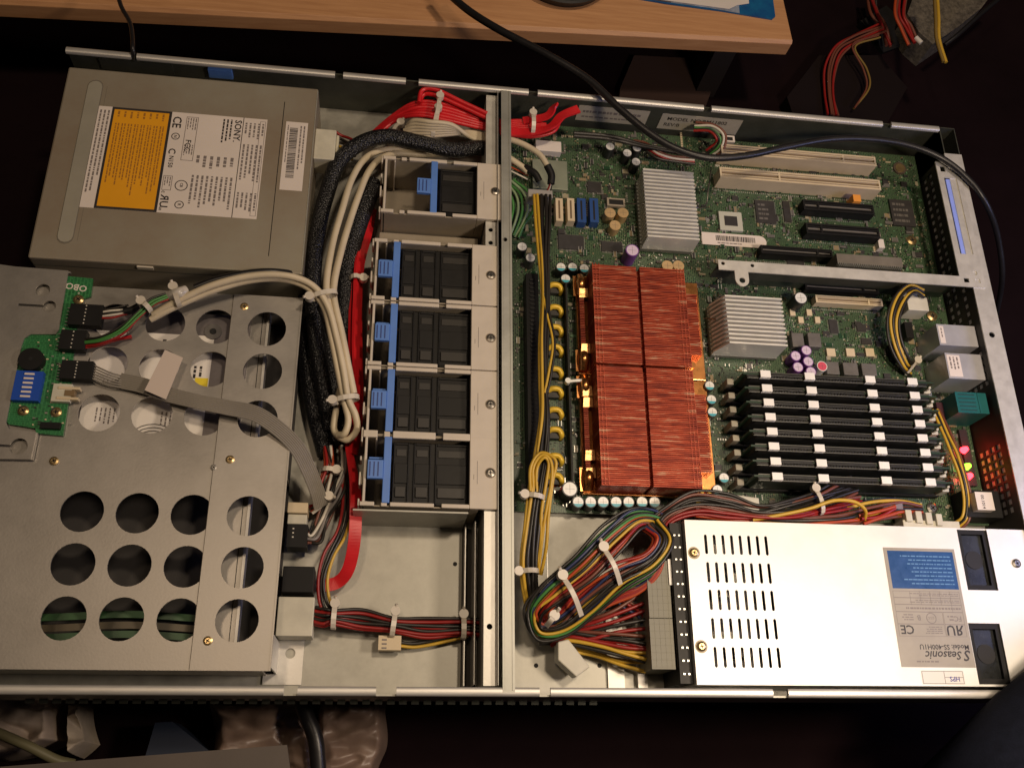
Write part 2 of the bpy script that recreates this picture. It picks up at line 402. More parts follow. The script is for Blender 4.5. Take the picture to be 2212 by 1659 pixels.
lip(425.5,430.2,[(xs[i],xs[i+1]) for i in range(0,14,2)],'top_lip')
bx_=lambda px: W(px,1500,43).x
xs=[-60,bx_(612),bx_(642),bx_(812),bx_(856),bx_(1166),bx_(1190),bx_(1671),bx_(1704),660]
lip(5,-.2,[(xs[i],xs[i+1]) for i in range(0,10,2)],'bottom_lip')
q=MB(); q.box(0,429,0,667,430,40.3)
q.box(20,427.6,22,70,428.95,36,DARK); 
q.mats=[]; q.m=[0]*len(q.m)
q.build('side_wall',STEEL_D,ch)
q=MB(); q.box(-60,0,0,667,1,40.3); q.build('side_wall',STEEL,ch)
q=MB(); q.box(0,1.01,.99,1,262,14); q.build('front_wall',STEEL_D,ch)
# vent slots cut look: bright rivets along bottom wall outside
q=MB()
for i in range(46): q.box(40+i*7.2,-2.4,8,44.6+i*7.2,-.01,9.2)
q.build('hinge_ridge',STEEL_D,ch)
# rear flange
q=MB(); q.plate(rect(654.5,6,669,404),[circ(661,262-14,2.2)],42,43)
q.box(668,0,0,669,404,41.9)
q.build('rear_flange',STEELB,ch)
q=MB(); q.box(655,404.4,3,655.8,429,42.5); q.box(656,428.2,30,668,429,42.8); q.box(667.3,404.5,3,668,428,42.8); q.build('rear_corner',STEEL_D,ch)
# rear wall with square vent holes
TX=Matrix(((0,0,1,0),(1,0,0,0),(0,1,0,0),(0,0,0,1)))   # plate x->Y, y->Z, z->X
holes=[]
for yy in range(0,9):
    for zz in range(4):
        holes.append(rect(120+yy*5.6,10+zz*6.6,124+yy*5.6,14.6+zz*6.6))
for yy in range(0,5):
    for zz in range(4):
        holes.append(rect(212+yy*5.6,12+zz*6.6,216+yy*5.6,16.6+zz*6.6))
for yy in range(0,22):
    for zz in (10,17.5,28):
        holes.append(rect(262+yy*6.4,zz,266+yy*6.4,zz+4.6))
q=MB(); q.plate(rect(5,1.2,428,41.8),holes,655,656,T=TX); q.build('rear_wall',GRIL,ch)
q=MB(); q.box(656.2,6,2,656.8,403,40); q.build('added_backing',mat('pale_backing',(.8,.78,.8),.6),ch)  # pale plate added so the vent holes look bright
# cross bar (channel)
xb0=W(1047,900,37.5).x; xb1=313.2; xm=W(1078,900,43).x
q=MB(); y_hole=W(1060,1350,43).y
q.plate(rect(xm+1.9,2,xb1,426),[circ(W(1091,518,43).x,W(1091,518,43).y,1.6)],42.2,43.2)
q.box(xb1-1,2,1.2,xb1,426,42.2)
q.box(xm+3.2,3,43.21,xm+3.5,425,43.3); q.box(xb1-1.5,3,43.2,xb1-.2,425,43.6)
q.build('cross_bar',mat('bar_steel',(.42,.42,.375),.42,.5,.18,30,.05,300),ch)
q=MB(); q.plate(rect(xb0,6,xm-.4,425),[circ(W(1060,1350,43).x,y_hole,1.7),circ(W(1062,488,43).x,W(1062,488,43).y,1.6),circ(W(1062,516,43).x,W(1062,516,43).y,1.6)],36.5,37.5)
q.box(xb0,6,1.2,xb0+1,425,36.5); q.box(xm-.6,6,37.5,xm-.4,425,42.5)
q.build('fan_rail',STEELB,ch)
q=MB(); q.box(xb0-10,8,1.05,xb0-.3,106,1.6,GRIL); q.box(xb0-9.2,8,1.6,xb0-8.6,106,12,STEELB); q.box(xb0-4,8,1.6,xb0-3.4,106,22,STEELB); q.build('slide_channel',None,ch)
q=MB(); q.box(xb0-.9,8,1.7,xb0-.3,106,3)
q.build('channel_edge',STEELB,ch)
# floor embossings
q=MB()
for (a,b) in [((790,1175),(1003,1178)),]: pass
q.box(W(1310,1400,2).x,8,1.01,W(1345,1400,2).x,52,3.2); q.build('floor_rib',STEELB,ch); q=MB(); q.box(W(1372,1400,2).x,8,1.01,W(1392,1400,2).x,70,5)
q.build('floor_rib',STEELB,ch); q=MB(); q.box(W(1180,1130,2).x,W(1180,1330,2).y,1.01,W(1182,1130,2).x,W(1180,1160,2).y,1.4)
q.build('floor_rib',STEELB,ch)
# fan cage wall between fans and empty bay
q=MB(); q.box(216,106.2,1.01,xb0-10,107.2,39); q.build('fan_bay_wall',STEEL,ch)
q=MB()
for px,py in [(983,1218),(1158,1437),(1295,1437),(1062,1352)]:
    p=W(px,py,1.02); q=MB(); q.cyl(p.x,p.y,1.0,1.12,1.4,14); q.build('floor_hole',DARK,ch)
q=MB(); p=W(470,163,43); q.box(p.x-9,426,28,p.x+8,428.9,37); q.build('blue_latch',BLUE,ch,bevel=.4)
# stickers on inner wall
def wall_sticker(a,b,lines,label=None,off=0):
    p=WY(a[0],a[1],428.6); r_=WY(b[0],b[1],428.6)
    q=MB(); q.box(p.x,428.5,min(p.z,r_.z),r_.x,428.9,max(p.z,r_.z),mat('sticker_tan',(.46,.42,.34),.5,0,.1,60))
    for t,x,z,s in lines:
        q.text(t,s,Matrix.Translation((p.x+x,428.4,min(p.z,r_.z)+z))@Euler((R(90),0,0)).to_matrix().to_4x4(),INK)
    if not lines:
        rn=random.Random(4)
        for hh,th_ in ((11,2.6),(5,1.6)):
            x_=p.x+4
            while x_<r_.x-6:
                w_=rn.uniform(1.2,3.4); q.box(x_,428.35,min(p.z,r_.z)+hh-th_/2,x_+w_,428.45,min(p.z,r_.z)+hh+th_/2,INKG); x_+=w_+rn.uniform(.6,1.4)
    return q.build('sticker',None,ch)
wall_sticker((1432,246),(1588,292),[('MODEL NO:RM11802',5,11,5.2),('REV:B',4,4,5.2)])
wall_sticker((1252,228),(1392,272),[])

# ================================================================== OPTICAL DRIVE
od=thing('optical_drive','grey metal optical drive with white and orange label in the corner bay','optical drive',(90,335,1))
OX0,OX1,OY0,OY1=4,174.2,262.5,413.5
q=MB(); q.box(OX0,OY0,1.5,OX1,OY1,42); q.build('case',OPT,od,bevel=1.2)
q=MB()
# raised pill and pressed border
a=W(205,165,42);b=W(138,520,42)
px_=(a.x+b.x)/2
q.prism(slot(px_+1,OY0+17,OY1-15,4.6),41.9,42.4,mat('drive_emboss',(.39,.365,.295),.5,.3,.1,20)); q.plate(slot(px_+1,OY0+16.4,OY1-14.4,5.2),[slot(px_+1,OY0+17,OY1-15,4.6)],41.9,42.05,mat('soft_groove',(.16,.14,.11),.6))
q.box(px_+8.6,OY0+14,41.9,px_+8.85,OY1-14,42.05,MATS['soft_groove'])
x2=W(605,300,42).x
q.box(x2+.3,OY0+12,41.9,x2+.8,OY1-14,42.08,BLACKG)
q.box(OX1-.8,OY0+2,41.9,OX1-.2,OY1-2,42.2,STEEL)
q.box(OX0+1,OY0-.3,33,OX1-2,OY0+.3,33.5,STEEL_D); q.box(OX0+66,OY0-1,37,OX0+76,OY0,40,NYL)
q.build('pressed_pattern',None,od)
# label: derive world rectangle
l0=W(215,228,42); l1=W(555,475,42)
LX0,LX1=W(193,338,42).x,W(566,366,42).x
LY1=(W(215,228,42).y+W(578,261,42).y)/2; LY0=(W(172,447,42).y+W(555,475,42).y)/2
def lx(cx): # crop coordinate along mid row -> X
    return W(cx/3.0,(1000+(cx-600)*.09)/3.0,42).x
q=MB()
q.box(LX0,LY0,42.02,LX1,LY1,42.14,LABW)
bx0,bx1=lx(672),lx(1068)
q.box(bx0,LY0,42.14,bx1,LY1,42.18,INK)
q.box(bx0+1.6,LY0+1.8,42.18,bx1-1.8,LY1-1.8,42.22,LABO)
dx=lx(1540); q.box(dx,LY0,42.14,dx+.5,LY1,42.2,INK)
lab_od=q.build('label',None,od)
q=MB(); z=42.23
fine(q,bx0+2.5,LY1-14,bx1-3,LY1-6,z,1,INKB,'y') if False else None
n=8; wdt=(bx1-bx0-6)
for i in range(n):
    xa=bx0+3+wdt*i/n
    fine(q,xa+.4,LY1-3,xa+wdt/n-.9,LY1-10,z,1,INKB,'y',.9,i)
    fine(q,xa+.2,LY1-13,xa+wdt/n-.4,LY0+7,z,2,INKB,'y',.95,i+20,.5)
fine(q,LX0+.6,LY1-3,bx0-.6,LY0+6,42.15,3,INKG,'y',.95,5)
tr=R(-90)
def vt(t,s,x,y,m=INK):
    if t=='RU':
        q.text('R',s,TT(x,y-s*.62,42.24,tr)@Matrix.Diagonal((-1,1,1,1)),m); q.text('U',s,TT(x,y-s*.66,42.24,tr),m)
    else: q.text(t,s,TT(x,y,42.24,tr),m)
w0=bx1
vt('SONY.',6.4,dx-5.2,LY1-2.5)
vt('CE',8,w0+1.4,LY1-3.5)
vt('N150',4.2,w0+2.6,LY1-36); vt('C',6.5,w0+1.6,LY1-30); 
vt('FCC',5.2,w0+11.6,LY1-22)
vt('c',4,w0+1.2,LY0+17); vt('RU',7.4,w0+1.2,LY0+14); vt('us',3.2,w0+1.2,LY0+4.5)
for cx,cy,rr in [(w0+4.5,LY1-20,2.8),(w0+13,LY0+22,4.2),(w0+13.5,LY0+7,3)]:
    q.plate(circ(cx,cy,rr),[circ(cx,cy,rr-.6)],42.15,42.2,INK)
vt('N',3,w0+3.4,LY1-19); vt('CB',2.6,w0+12.3,LY0+24); vt('R',3,w0+12.6,LY0+8)
q.plate(rect(w0+.8,LY0+17.5,w0+6.8,LY0+29),[rect(w0+1.2,LY0+17.9,w0+6.4,LY0+28.6)],42.15,42.2,INKG)
fine(q,w0+1.4,LY0+28,w0+6.2,LY0+19,42.15,3,INKG,'y')
q.plate(rect(w0+10,LY1-39,w0+18,LY1-3),[rect(w0+10.4,LY1-38.6,w0+17.6,LY1-3.4)],42.15,42.2,INKG)
fine(q,w0+10.6,LY1-4,w0+17.4,LY1-17,42.15,4,INKG,'y')
fine(q,w0+10.6,LY1-26,w0+17.4,LY1-38,42.15,4,INKG,'y')
fine(q,dx-14,LY1-2.5,dx-6.4,LY1-24,42.15,3,INK,'y',.95,9)
fine(q,w0+19,LY1-34,dx-2,LY1-46,42.15,6,INKG,'y')
fine(q,w0+18,LY0+31,dx-1.5,LY0+3,42.15,9,INKG,'y',.95,7)
fine(q,dx+1,LY1-4,LX1-1,LY1-20,42.15,5,INKG,'y'); fine(q,dx+1,LY1-22,LX1-1,LY0+24,42.15,5,INKG,'y',.9,3); fine(q,dx+1,LY0+20,LX1-1,LY0+3,42.15,5,INKG,'y',.9,4)
q.plate(rect(LX1-4.6,LY0+2,LX1-.8,LY1-2),[rect(LX1-4.3,LY0+2.3,LX1-1.1,LY1-2.3)],42.15,42.2,INKG)
q.build('print',None,lab_od)
ba=W(618,262,42);bb=W(653,413,42)
X0,X1=W(611,336,42).x,W(659,340,42).x; Y1,Y0=W(642,265,42).y,W(629,412,42).y
q=MB(); q.box(X0,Y0,42.02,X1,Y1,42.14,LABW)
y=Y1-5; rr=random.Random(3)
while y>Y0+10:
    h=rr.choice([.25,.45,.8]); q.box(X0+3,y-h,42.14,X1-6.5,y,42.19,INK); y-=h+rr.choice([.3,.5])
fine(q,X0+1,Y1-3,X0+2.5,Y0+8,42.14,1,INKG,'y'); fine(q,X1-5.6,Y1-3,X1-1,Y0+4,42.14,2,INKG,'y')
q.build('barcode_label',None,od)
q=MB(); a=W(686,278,38);b=W(722,346,38)
q.box(174.3,b.y,20,b.x,a.y,38); q.box(b.x,b.y+2,22,b.x+2,a.y-2,35)
o=q.build('power_plug',NAT,None,bevel=.6); tag(o,'milky white power plug pushed into the back of the optical drive','plug')

# ================================================================== DRIVE CAGE
CX1=176.2
cz=41.0
cg=thing('drive_cage','wide flat steel drive cage with round holes covering the front half','drive cage',(60,120,1))
# holes snapped to a grid from pixel centres
cols=[[(240,688),(235,781),(214,889)],[(357,706),(340,792),(329,900)],[(466,707),(454,802),(441,905)],[(578,708),(568,802),(560,898)]]
lowr=[[(178,1105),(160,1217),(140,1337)],[(297,1109),(280,1221),(262,1337)],[(415,1112),(399,1225),(385,1338)],[(533,1112),(522,1225),(512,1338)]]
HX=[];
for c_,l_ in zip(cols,lowr):
    v=[W(*p,cz).x for p in c_+l_]; HX.append(sum(v)/len(v))
HY=[sum(W(*cols[c][r],cz).y for c in range(4))/4 for r in range(3)]+[sum(W(*lowr[c][r],cz).y for c in range(4))/4 for r in range(3)]
hs=[(x,y) for x in HX for y in HY]
seam=(W(511,650,cz).x+W(425,1455,cz).x)/2
CY0=W(300,1447,cz).y; CY1=W(600,642,cz).y
sp=[(x,y) for x,y in hs if x<seam]; sp2=[(x,y) for x,y in hs if x>=seam]
q=MB(); q.plate(rect(-60,CY0,seam,CY1),[circ(x,y,12) for x,y in sp],cz-1.2,cz-.2); q.build('top_plate',CAGE,cg)
q=MB(); q.plate(rect(seam-3,CY0,CX1,CY1),[circ(x,y,12) for x,y in sp2],cz-.15,cz+.6); 
q.box(CX1-.9,CY0,cz-.05,CX1,CY1,cz+1.1,STEELB); q.mats=[CAGE,STEELB]; 
q.build('rear_plate',None,cg)
q=MB(); q.box(-60,CY0+2,3,CX1-2,CY1-2,4)
q.build('bottom_plate',mat('shade_dark_plate',(.042,.038,.036),.7,.1,.15,35),cg)  # shade inside the cage is put into this near-black colour
q=MB(); q.box(-60,CY0+1,1.2,CX1-6,CY0+2,cz-1.3); q.box(-60,CY1-3,1.2,CX1-2,CY1-2,cz-1.3); q.box(-60,(HY[2]+HY[3])/2-1,4.1,CX1-2,(HY[2]+HY[3])/2,cz-1.3); q.build('side_plate',CAGE,cg)
q=MB(); 
for y0,y1 in [(CY0+1,CY0+28),(HY[3]-4,HY[2]+6)]: pass
q.box(HX[3]-16,CY0+3,26,HX[3]-2.2,CY1-4,27,CAGE); q.box(HX[3]-2.2,CY0+3,20,HX[3]-.6,CY1-4,28.5,STEELB)
for xx_ in (HX[3]-5.4,): q.box(xx_,CY0+3,27,xx_+.4,CY1-4,27.2,DARK)
q.build('inner_rail',None,cg)
q=MB(); p=W(640,1462,2.4); a=W(612,1380,2.4)
fx0=CX1-8; q.plate(rect(fx0,CY0-4,W(655,1420,2.4).x,CY0+22),[circ(W(628,1400,2.4).x,CY0+14,3)],1.4,2.4); q.box(CX1-1,CY0+2,2.4,CX1,CY0+20,cz-.2)
q.build('foot_tab',STEELB,cg)
q=MB(); q.box(seam-3.4,CY0+.5,cz-.19,seam-3.02,CY1-.5,cz-.05); q.build('seam',mat('seam_shade',(.12,.09,.06),.7),cg)  # thin brown strip paints the fold's shadow along the seam
q=MB(); q.box(W(180,600,cz).x,CY1+.3,cz-10,CX1-12,CY1+3.2,cz-8.5); q.box(W(180,600,cz).x,CY1+8,12,CX1-14,CY1+9,16)
q.build('edge_strip',STEELB,cg)
q=MB()
for px,py in [(117,996),(497,993),(449,1384),(528,663),(462,1010)]:
    q=MB(); p=W(px,py,cz); screw(q,p.x,p.y,cz+.4,2.6 if px!=462 else 1.8,BRASS if px!=462 else CAGE,.6); q.build('screw',None,cg)
q=MB()
for px in (210,465): 
    q=MB(); p=W(px,1472,30); q.cyl(p.x,30,.9,2.4,2.2,16,BRASS,axis='y'); q.build('screw',None,cg)
# hard drive under upper holes
hy0,hy1=HY[2]-16,HY[0]+14
hd=thing('hard_drive','metal hard drive with white label seen through the upper cage holes','hard drive',(70,(hy0+hy1)/2,5))
q=MB(); q.box(0,hy0,5,CX1-33,hy1,30); q.build('case',mat('hdd_case',(.20,.18,.18),.4,.5,.2,60),hd,bevel=.8)
q=MB(); q.box(HX[0]-14,hy0+6,30.02,HX[2]-2,HY[0]-2,30.2,mat('hdd_label',(.85,.80,.74),.5,0,.05,20))
x=HX[2]-4.5; q.box(x-6,HY[1]-12,30.2,x+2,HY[1]-2,30.3,mat('label_yellow',(.85,.66,.03),.5))
for i,(xx,yy) in enumerate([(HX[0]-6,HY[0]-2),(HX[0]-5,HY[1]-6),(HX[0]-6,HY[2]+7),(HX[1]-6,HY[1]-4),(HX[1]+2,HY[2]+6)]):
    fine(q,xx,yy,xx+13,yy-14,30.2,5,INKG,'y',.9,i,.35)
fine(q,HX[2]-13,HY[1]+6,HX[2]-6,HY[1]-4,30.2,2,INK,'y'); fine(q,HX[1]-4,HY[0]-6,HX[1]+6,HY[0]-14,30.2,2,INK,'y')
q.build('label',None,hd)
q=MB(); q.cyl(HX[2]-3,HY[0]+1,30,31,5.4,24,CHIPG); q.cyl(HX[2]-3,HY[0]+1,31,31.6,2,16,DARK); q.build('spindle_cap',None,hd); q=MB()
for k in range(4): q.plate(circ(HX[1],HY[2]-20,18-k*2.2),[circ(HX[1],HY[2]-20,17.4-k*2.2)],30,30.4,CHIPG)
q.build('cover_ridge',None,hd)
# cables in lower bay
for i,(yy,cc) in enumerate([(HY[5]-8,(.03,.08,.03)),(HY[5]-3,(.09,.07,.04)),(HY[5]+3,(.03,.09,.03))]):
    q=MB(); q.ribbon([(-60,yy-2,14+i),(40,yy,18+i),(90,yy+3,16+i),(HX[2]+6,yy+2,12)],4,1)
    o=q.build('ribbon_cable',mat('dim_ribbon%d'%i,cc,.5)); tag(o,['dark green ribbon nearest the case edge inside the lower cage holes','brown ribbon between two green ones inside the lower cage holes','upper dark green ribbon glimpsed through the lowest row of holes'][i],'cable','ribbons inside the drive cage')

# ================================================================== FRONT PANEL BRACKET + BOARD
bz=44.5
br=thing('panel_bracket','notched steel mounting bracket with keyholes at the far left','bracket',(10,200,44))
P=lambda x,y,z=bz: tuple(W(x,y,z)[:2])
out=[(-40,566),(32,576),(147.7,585),(127,712),(120,722),(66,722),(52,731),(46,748),(13,912),(19,926),(78,933),(66,992),(-60,990)]
def keyhole(x,y,r,L):
    c=W(x,y,bz); pts=[]
    a0=math.asin(.8/r)
    for k in range(20):
        a=math.pi+a0+(2*math.pi-2*a0)*k/19; pts.append((c.x+r*math.cos(a),c.y+r*math.sin(a)))
    pts+=[(c.x-L,c.y+.8),(c.x-L,c.y-.8)]
    return pts
q=MB(); c=W(92,627,bz)
q.plate([P(*p) for p in out],[circ(c.x,c.y,4.4),keyhole(106,662,4,18),keyhole(40,964,5,16)],bz-1,bz)
q.build('plate',CAGE,br)
q=MB(); a=W(78,934,bz);b=W(66,992,bz)
q.box(b.x,b.y,cz+1.2,b.x+1,a.y,bz-1.01); q.box(-60,b.y,cz+1.2,b.x,b.y+1,bz-1.01); c=W(147,585,bz);e=W(127,712,bz); q.box(-60,c.y-1,cz+.8,e.x,c.y-.2,bz-1.02)
q.build('folded_edge',CAGE,br)
pb=thing('panel_board','small green front panel circuit board with blue switch block','circuit board',(20,200,42)); z=43.2
out=[(140,596),(201,602),(196,640),(172,648),(164,725),(158,770),(152,840),(136,941),(78,936),(76,925),(18,916),(10,900),(40,736),(58,715),(120,715),(126,700)]
q=MB(); q.plate([P(*p,z) for p in out],[],z-1.4,z); q.build('board',PCBG,pb)
def conn(a,b,h,pins,m=BLACK,name='connector'):
    q=MB(); q.pbox(a,b,z,z+h,m); p=W(*a,z+h); r_=W(*b,z+h)
    for i in range(pins): 
        yy=p.y+(r_.y-p.y)*(i+.5)/pins; q.box((p.x+r_.x)/2-.6,yy-.4,z+h,(p.x+r_.x)/2+.2,yy+.4,z+h+.3,WHW)
        q.box(p.x-3,yy-.3,z+1,p.x,yy+.3,z+1.6,TIN)
    return q.build(name,None,pb,bevel=.2)
conn((153,655),(216,704),6,6); conn((133,711),(181,756),6,5); conn((134,777),(196,820),6,6)
q=MB(); p=W(66,775,z+5); q.cyl(p.x,p.y,z,z+5,7.2,28,BLACK); q.cyl(p.x,p.y,z+5,z+5.1,1.2,12,DARK); q.build('buzzer',None,pb)
q=MB(); q.pbox((36,800),(82,866),z,z+4,mat('dip_blue',(.01,.07,.42),.4)); p=W(36,800,z+4); r_=W(80,866,z+4)
for i in range(6):
    yy=p.y+(r_.y-p.y)*(i+.7)/6.6; q.box(p.x+5,yy-.7,z+4,p.x+10.5,yy+.5,z+4.6,LABW)
q.build('dip_switch',None,pb)
q=MB(); q.pbox((116,828),(150,868),z,z+3.5,NAT); q.pbox((126,834),(172,842),z,z+4,SLOTC); q.pbox((122,856),(168,864),z,z+4,SLOTC); q.pbox((140,842),(160,856),z,z+3.8,mat('dull_brown',(.2,.13,.06),.5)); q.build('cream_header',None,pb,bevel=.2)
q=MB(); q.pbox((88,911),(128,926),z,z+3,BLACK); q.build('header',None,pb)
q=MB()
for px,py in [(51,888),(122,891),(170,648)]: q=MB(); p=W(px,py,z); screw(q,p.x,p.y,z+.3,3.1); q.build('screw',None,pb)
q=MB(); p=W(186,622,z); q.text('OBO',6,TT(p.x+1,p.y+1,z+.1,R(172)),LABW)
rr=random.Random(5)
for k in range(70):
    x=rr.uniform(40,150); yy=rr.uniform(730,920); p=W(x,yy,z)
    if x>60+ (yy-730)*-.15: q.box(p.x,p.y,z,p.x+rr.uniform(.6,1.6),p.y+rr.uniform(.5,1),z+.6,rr.choice([TIN,CHIP,SLOTC]))
q.build('small_parts',None,pb)['kind']='stuff'

# ================================================================== FANS
FX0=W(805,512,41).x; FX1=xm-.6
f1=(W(820,338,41).y+W(1075,352,41).y)/2; f1b=(W(812,455,41).y+W(1075,473,41).y)/2
yb=[ (W(809,513,41).y+W(1079,528,41).y)/2,(W(802,648,41).y+W(1079,660,41).y)/2,(W(793,791,41).y+W(1079,798,41).y)/2,(W(785,938,41).y+W(1079,948,41).y)/2,(W(780,1090,41).y+W(1075,1103,41).y)/2]
pitch=(yb[0]-yb[4])/4
FW=pitch-.5; FL=FX1-FX0
print('FAN',FX0,FX1,f1,f1b,yb,pitch)
def make_fan(clipx,fanx,label,loc):
    t=thing('fan_module',label,'fan',loc,'cream framed cooling fans in a row')
    ox,oy,oz=loc; X=lambda v:ox+v; Y=lambda v:oy+v
    q=MB(); rx=FL-17.5
    # side walls with stepped rims
    for s in (0,1):
        y0,y1=(0,1.1) if s==0 else (FW-1.1,FW)
        q.box(X(1.5),Y(y0),1.3,X(rx),Y(y1),39,FANT)
        r0,r1=(0,2.6) if s==0 else (FW-2.6,FW)
        for a,b in [(1.2,10),(14,17.6),(19.4,46),(50.6,rx)]:
            q.box(X(a),Y(r0),39,X(b),Y(r1),41-(.5 if a==14 else 0),FANP)
    for a,b in [(0,4.5),(FW*.28,FW*.46),(FW*.62,FW*.68),(FW-5.5,FW)]:
        q.box(X(0),Y(a),30,X(1.1),Y(b),40.2,FANP)
    q.box(X(2.6),Y(0),1.3,X(4.2),Y(FW),40.4,FANP)
    q.box(X(1.1),Y(FW*.3),25,X(2.6),Y(FW*.42),38,FANT)
    q.box(X(4.2),Y(2.7),1.3,X(6),Y(3.6),38,FANP); q.box(X(9),Y(FW-3.6),1.3,X(10),Y(FW-1.1),39,FANP)
    q.box(X(rx),Y(0),1.3,min(X(rx)+6,xb0-.6),Y(FW),38.2,FANT); q.box(X(rx),Y(0),38.2,X(FL),Y(FW),41,FANP)
    q.build('frame',None,t,bevel=.5)
    q=MB(); q.box(X(4.3),Y(1.2),1.25,X(rx-.2),Y(FW-1.2),2.0); q.build('tray',FANT,t)
    q=MB(); q.box(X(rx+4.6),Y(FW*.34),41.0,X(rx+4.9),Y(FW*.66),41.08); q.box(X(rx+2.4),Y(FW*.4),41,X(rx+2.7),Y(FW*.47),41.08)
    q.build('mark',INKG,t)
    q=MB(); q.cyl(X(FL-4.6),Y(FW*.5),41,41.15,3.4,24,mat('screw_seat',(.25,.2,.15),.6)); screw(q,X(FL-4.6),Y(FW*.5),41.2,2.7,SCREW,.7); q.build('screw',None,t)
    c=clipx
    q=MB(); q.box(X(c+1),Y(2.8),12,X(c+2.4),Y(FW-2.8),39); q.box(X(c),Y(2.0),38.0,X(c+4.6),Y(FW-2.0),41.4)
    q.prism([(0,0),(9,0),(0,-20)],0,1.2,T=TT(X(c),Y(FW*.66),38)@Matrix(((-1,0,0,0),(0,0,1,0),(0,1,0,0),(0,0,0,1)))@Matrix.Translation((0,0,0)))
    q.box(X(c-9.5),Y(FW*.36),39.6,X(c),Y(FW*.62),42.6)
    cb_=q.build('clip_bar',BLUE,t,bevel=.4)
    q=MB()
    for k in range(3): q.box(X(c-8.4+k*2.5),Y(FW*.39),42.61,X(c-7.6+k*2.5),Y(FW*.59),42.75,mat('blue_groove',(.03,.06,.22),.5))
    q.build('grip_groove',None,cb_)
    fx=fanx; L_=rx-fx-.6
    q=MB()
    q.box(X(fx),Y(2.8),2.1,X(fx+L_),Y(FW-2.8),33)
    secs=[(0,.21),(.27,.5),(.56,1.0)] if L_>30 else [(0.02,.98)]
    for a,b in secs:
        xa,xb_=fx+L_*a,fx+L_*b
        q.box(X(xa),Y(2.9),33,X(xa+.9),Y(FW-2.9),34.2); q.box(X(xb_-.9),Y(2.9),33,X(xb_),Y(FW-2.9),34.2)
        q.box(X(xa+.9),Y(FW*.36),33,X(xb_-.9),Y(FW*.64),33.8)
        q.box(X(xa+.9),Y(2.9),33,X(xb_-.9),Y(4.6),34); q.box(X(xa+.9),Y(FW-4.6),33,X(xb_-.9),Y(FW-2.9),34)
    fb_=q.build('fan_body',FANB,t,bevel=.35)
    q=MB()
    for a,b in secs:
        xa,xb_=fx+L_*a,fx+L_*b
        q.box(X(xa+1.8),Y(FW*.17),33.02,X(xb_-1.8),Y(FW*.31),34.6)
        q.box(X(xa+1.8),Y(FW*.74),33.02,X(xb_-1.8),Y(FW*.84),33.6)
    q.build('fan_pad',mat('pad_dark',(.026,.023,.019),.5,0,.2,100),fb_,bevel=.2)
    return t
fan=make_fan(14.4,20.5,'cooling fan with blue tab directly below the gap under the lone top fan',(FX0,yb[1]+.25,0))
names=['second fan down in the joined stack of four, blue tab on left','third fan down in the joined stack of four fans','bottom fan of the stack, next to the empty metal bay']
for i,n in enumerate(names): dup(fan,(FX0,yb[i+2]+.25,0),n)
make_fan(35,41.5,'lone top fan apart from the stack with short black rotor and wide empty tray',(FX0+3,f1-FW,0))
# spacer wall between fan 1 and stack
sp_=MB(); sp_.box(FX0+4,yb[0]+1.2,1.2,FX1-11,f1-FW-1.2,16); o=sp_.build('fan_spacer',FANT,None,bevel=.5); tag(o,'tan plastic spacer block filling the gap below the lone fan','spacer')

# ================================================================== MOTHERBOARD
mz=8.0
mb_=thing('motherboard','large green server motherboard filling the rear half of the case','motherboard',(480,270,6))
MX0,MX1,MY0,MY1=315.2,653.5,117,426
q=MB(); q.box(MX0,MY0,mz-1.6,MX1,MY1,mz); q.build('board',PCB,mb_)
occ=[]  # occupied pixel rectangles
def part(name,a,b,h,m,bev=.2,z0=mz,extra=None):
    q=MB(); q.pbox(a,b,z0,z0+h,m)
    if extra: extra(q,W(*a,z0+h),W(*b,z0+h),z0+h)
    return q.build(name,None,mb_,bevel=bev)
def cap(px,py,h=10,r=3.6,side=CANB,top=ALU,mark=None):
    p=W(px,py,mz+h); q=MB(); q.cyl(p.x,p.y,mz,mz+h,r,22,side); q.cyl(p.x,p.y,mz+h,mz+h+.15,r*.86,22,top)
    if mark:
        pts=[(p.x+r*.86*math.cos(a),p.y+r*.86*math.sin(a)) for a in [math.pi*(1.12+.76*k/8) for k in range(9)]]
        q.prism(pts,mz+h+.15,mz+h+.22,mark)
    q.box(p.x-r*.6,p.y-.08,mz+h+.15,p.x+r*.6,p.y+.08,mz+h+.2,CHIPG); q.box(p.x-.08,p.y-r*.6,mz+h+.15,p.x+.08,p.y+r*.6,mz+h+.2,CHIPG)
    return q.build('capacitor',None,mb_)
for px in (1249,1276,1303,1331,1358,1387,1414): cap(px,1084,11,3.9,mark=CANC)
for px,py in [(1564,1032),(1550,1058),(1552,1082),(1533,833),(1537,863),(1539,890),(1212,577),(1237,577),(1262,580),(1222,602)]: cap(px,py,10,3.7,mark=CANC)
cap(1231,1056,14,5.2)
for px,py in [(1128,533),(1146,557),(1318,317),(1355,331),(1374,350),(1376,320)]: cap(px,py,11,3.8)
cap(1366,541,15,5.0,CANP,CANPT); cap(1730,644,14,5)
for px,py in [(1719,769),(1742,757),(1746,781),(1724,793),(1752,803)]: cap(px,py,11,3.9,CANP,CANPT)
cap(1776,791,11,3.9,ALU,CANR)
for px,py in [(1318,460),(1346,460),(1329,487),(1442,574),(1466,574)]: cap(px,py,9,4.2,GOLD,GOLD)
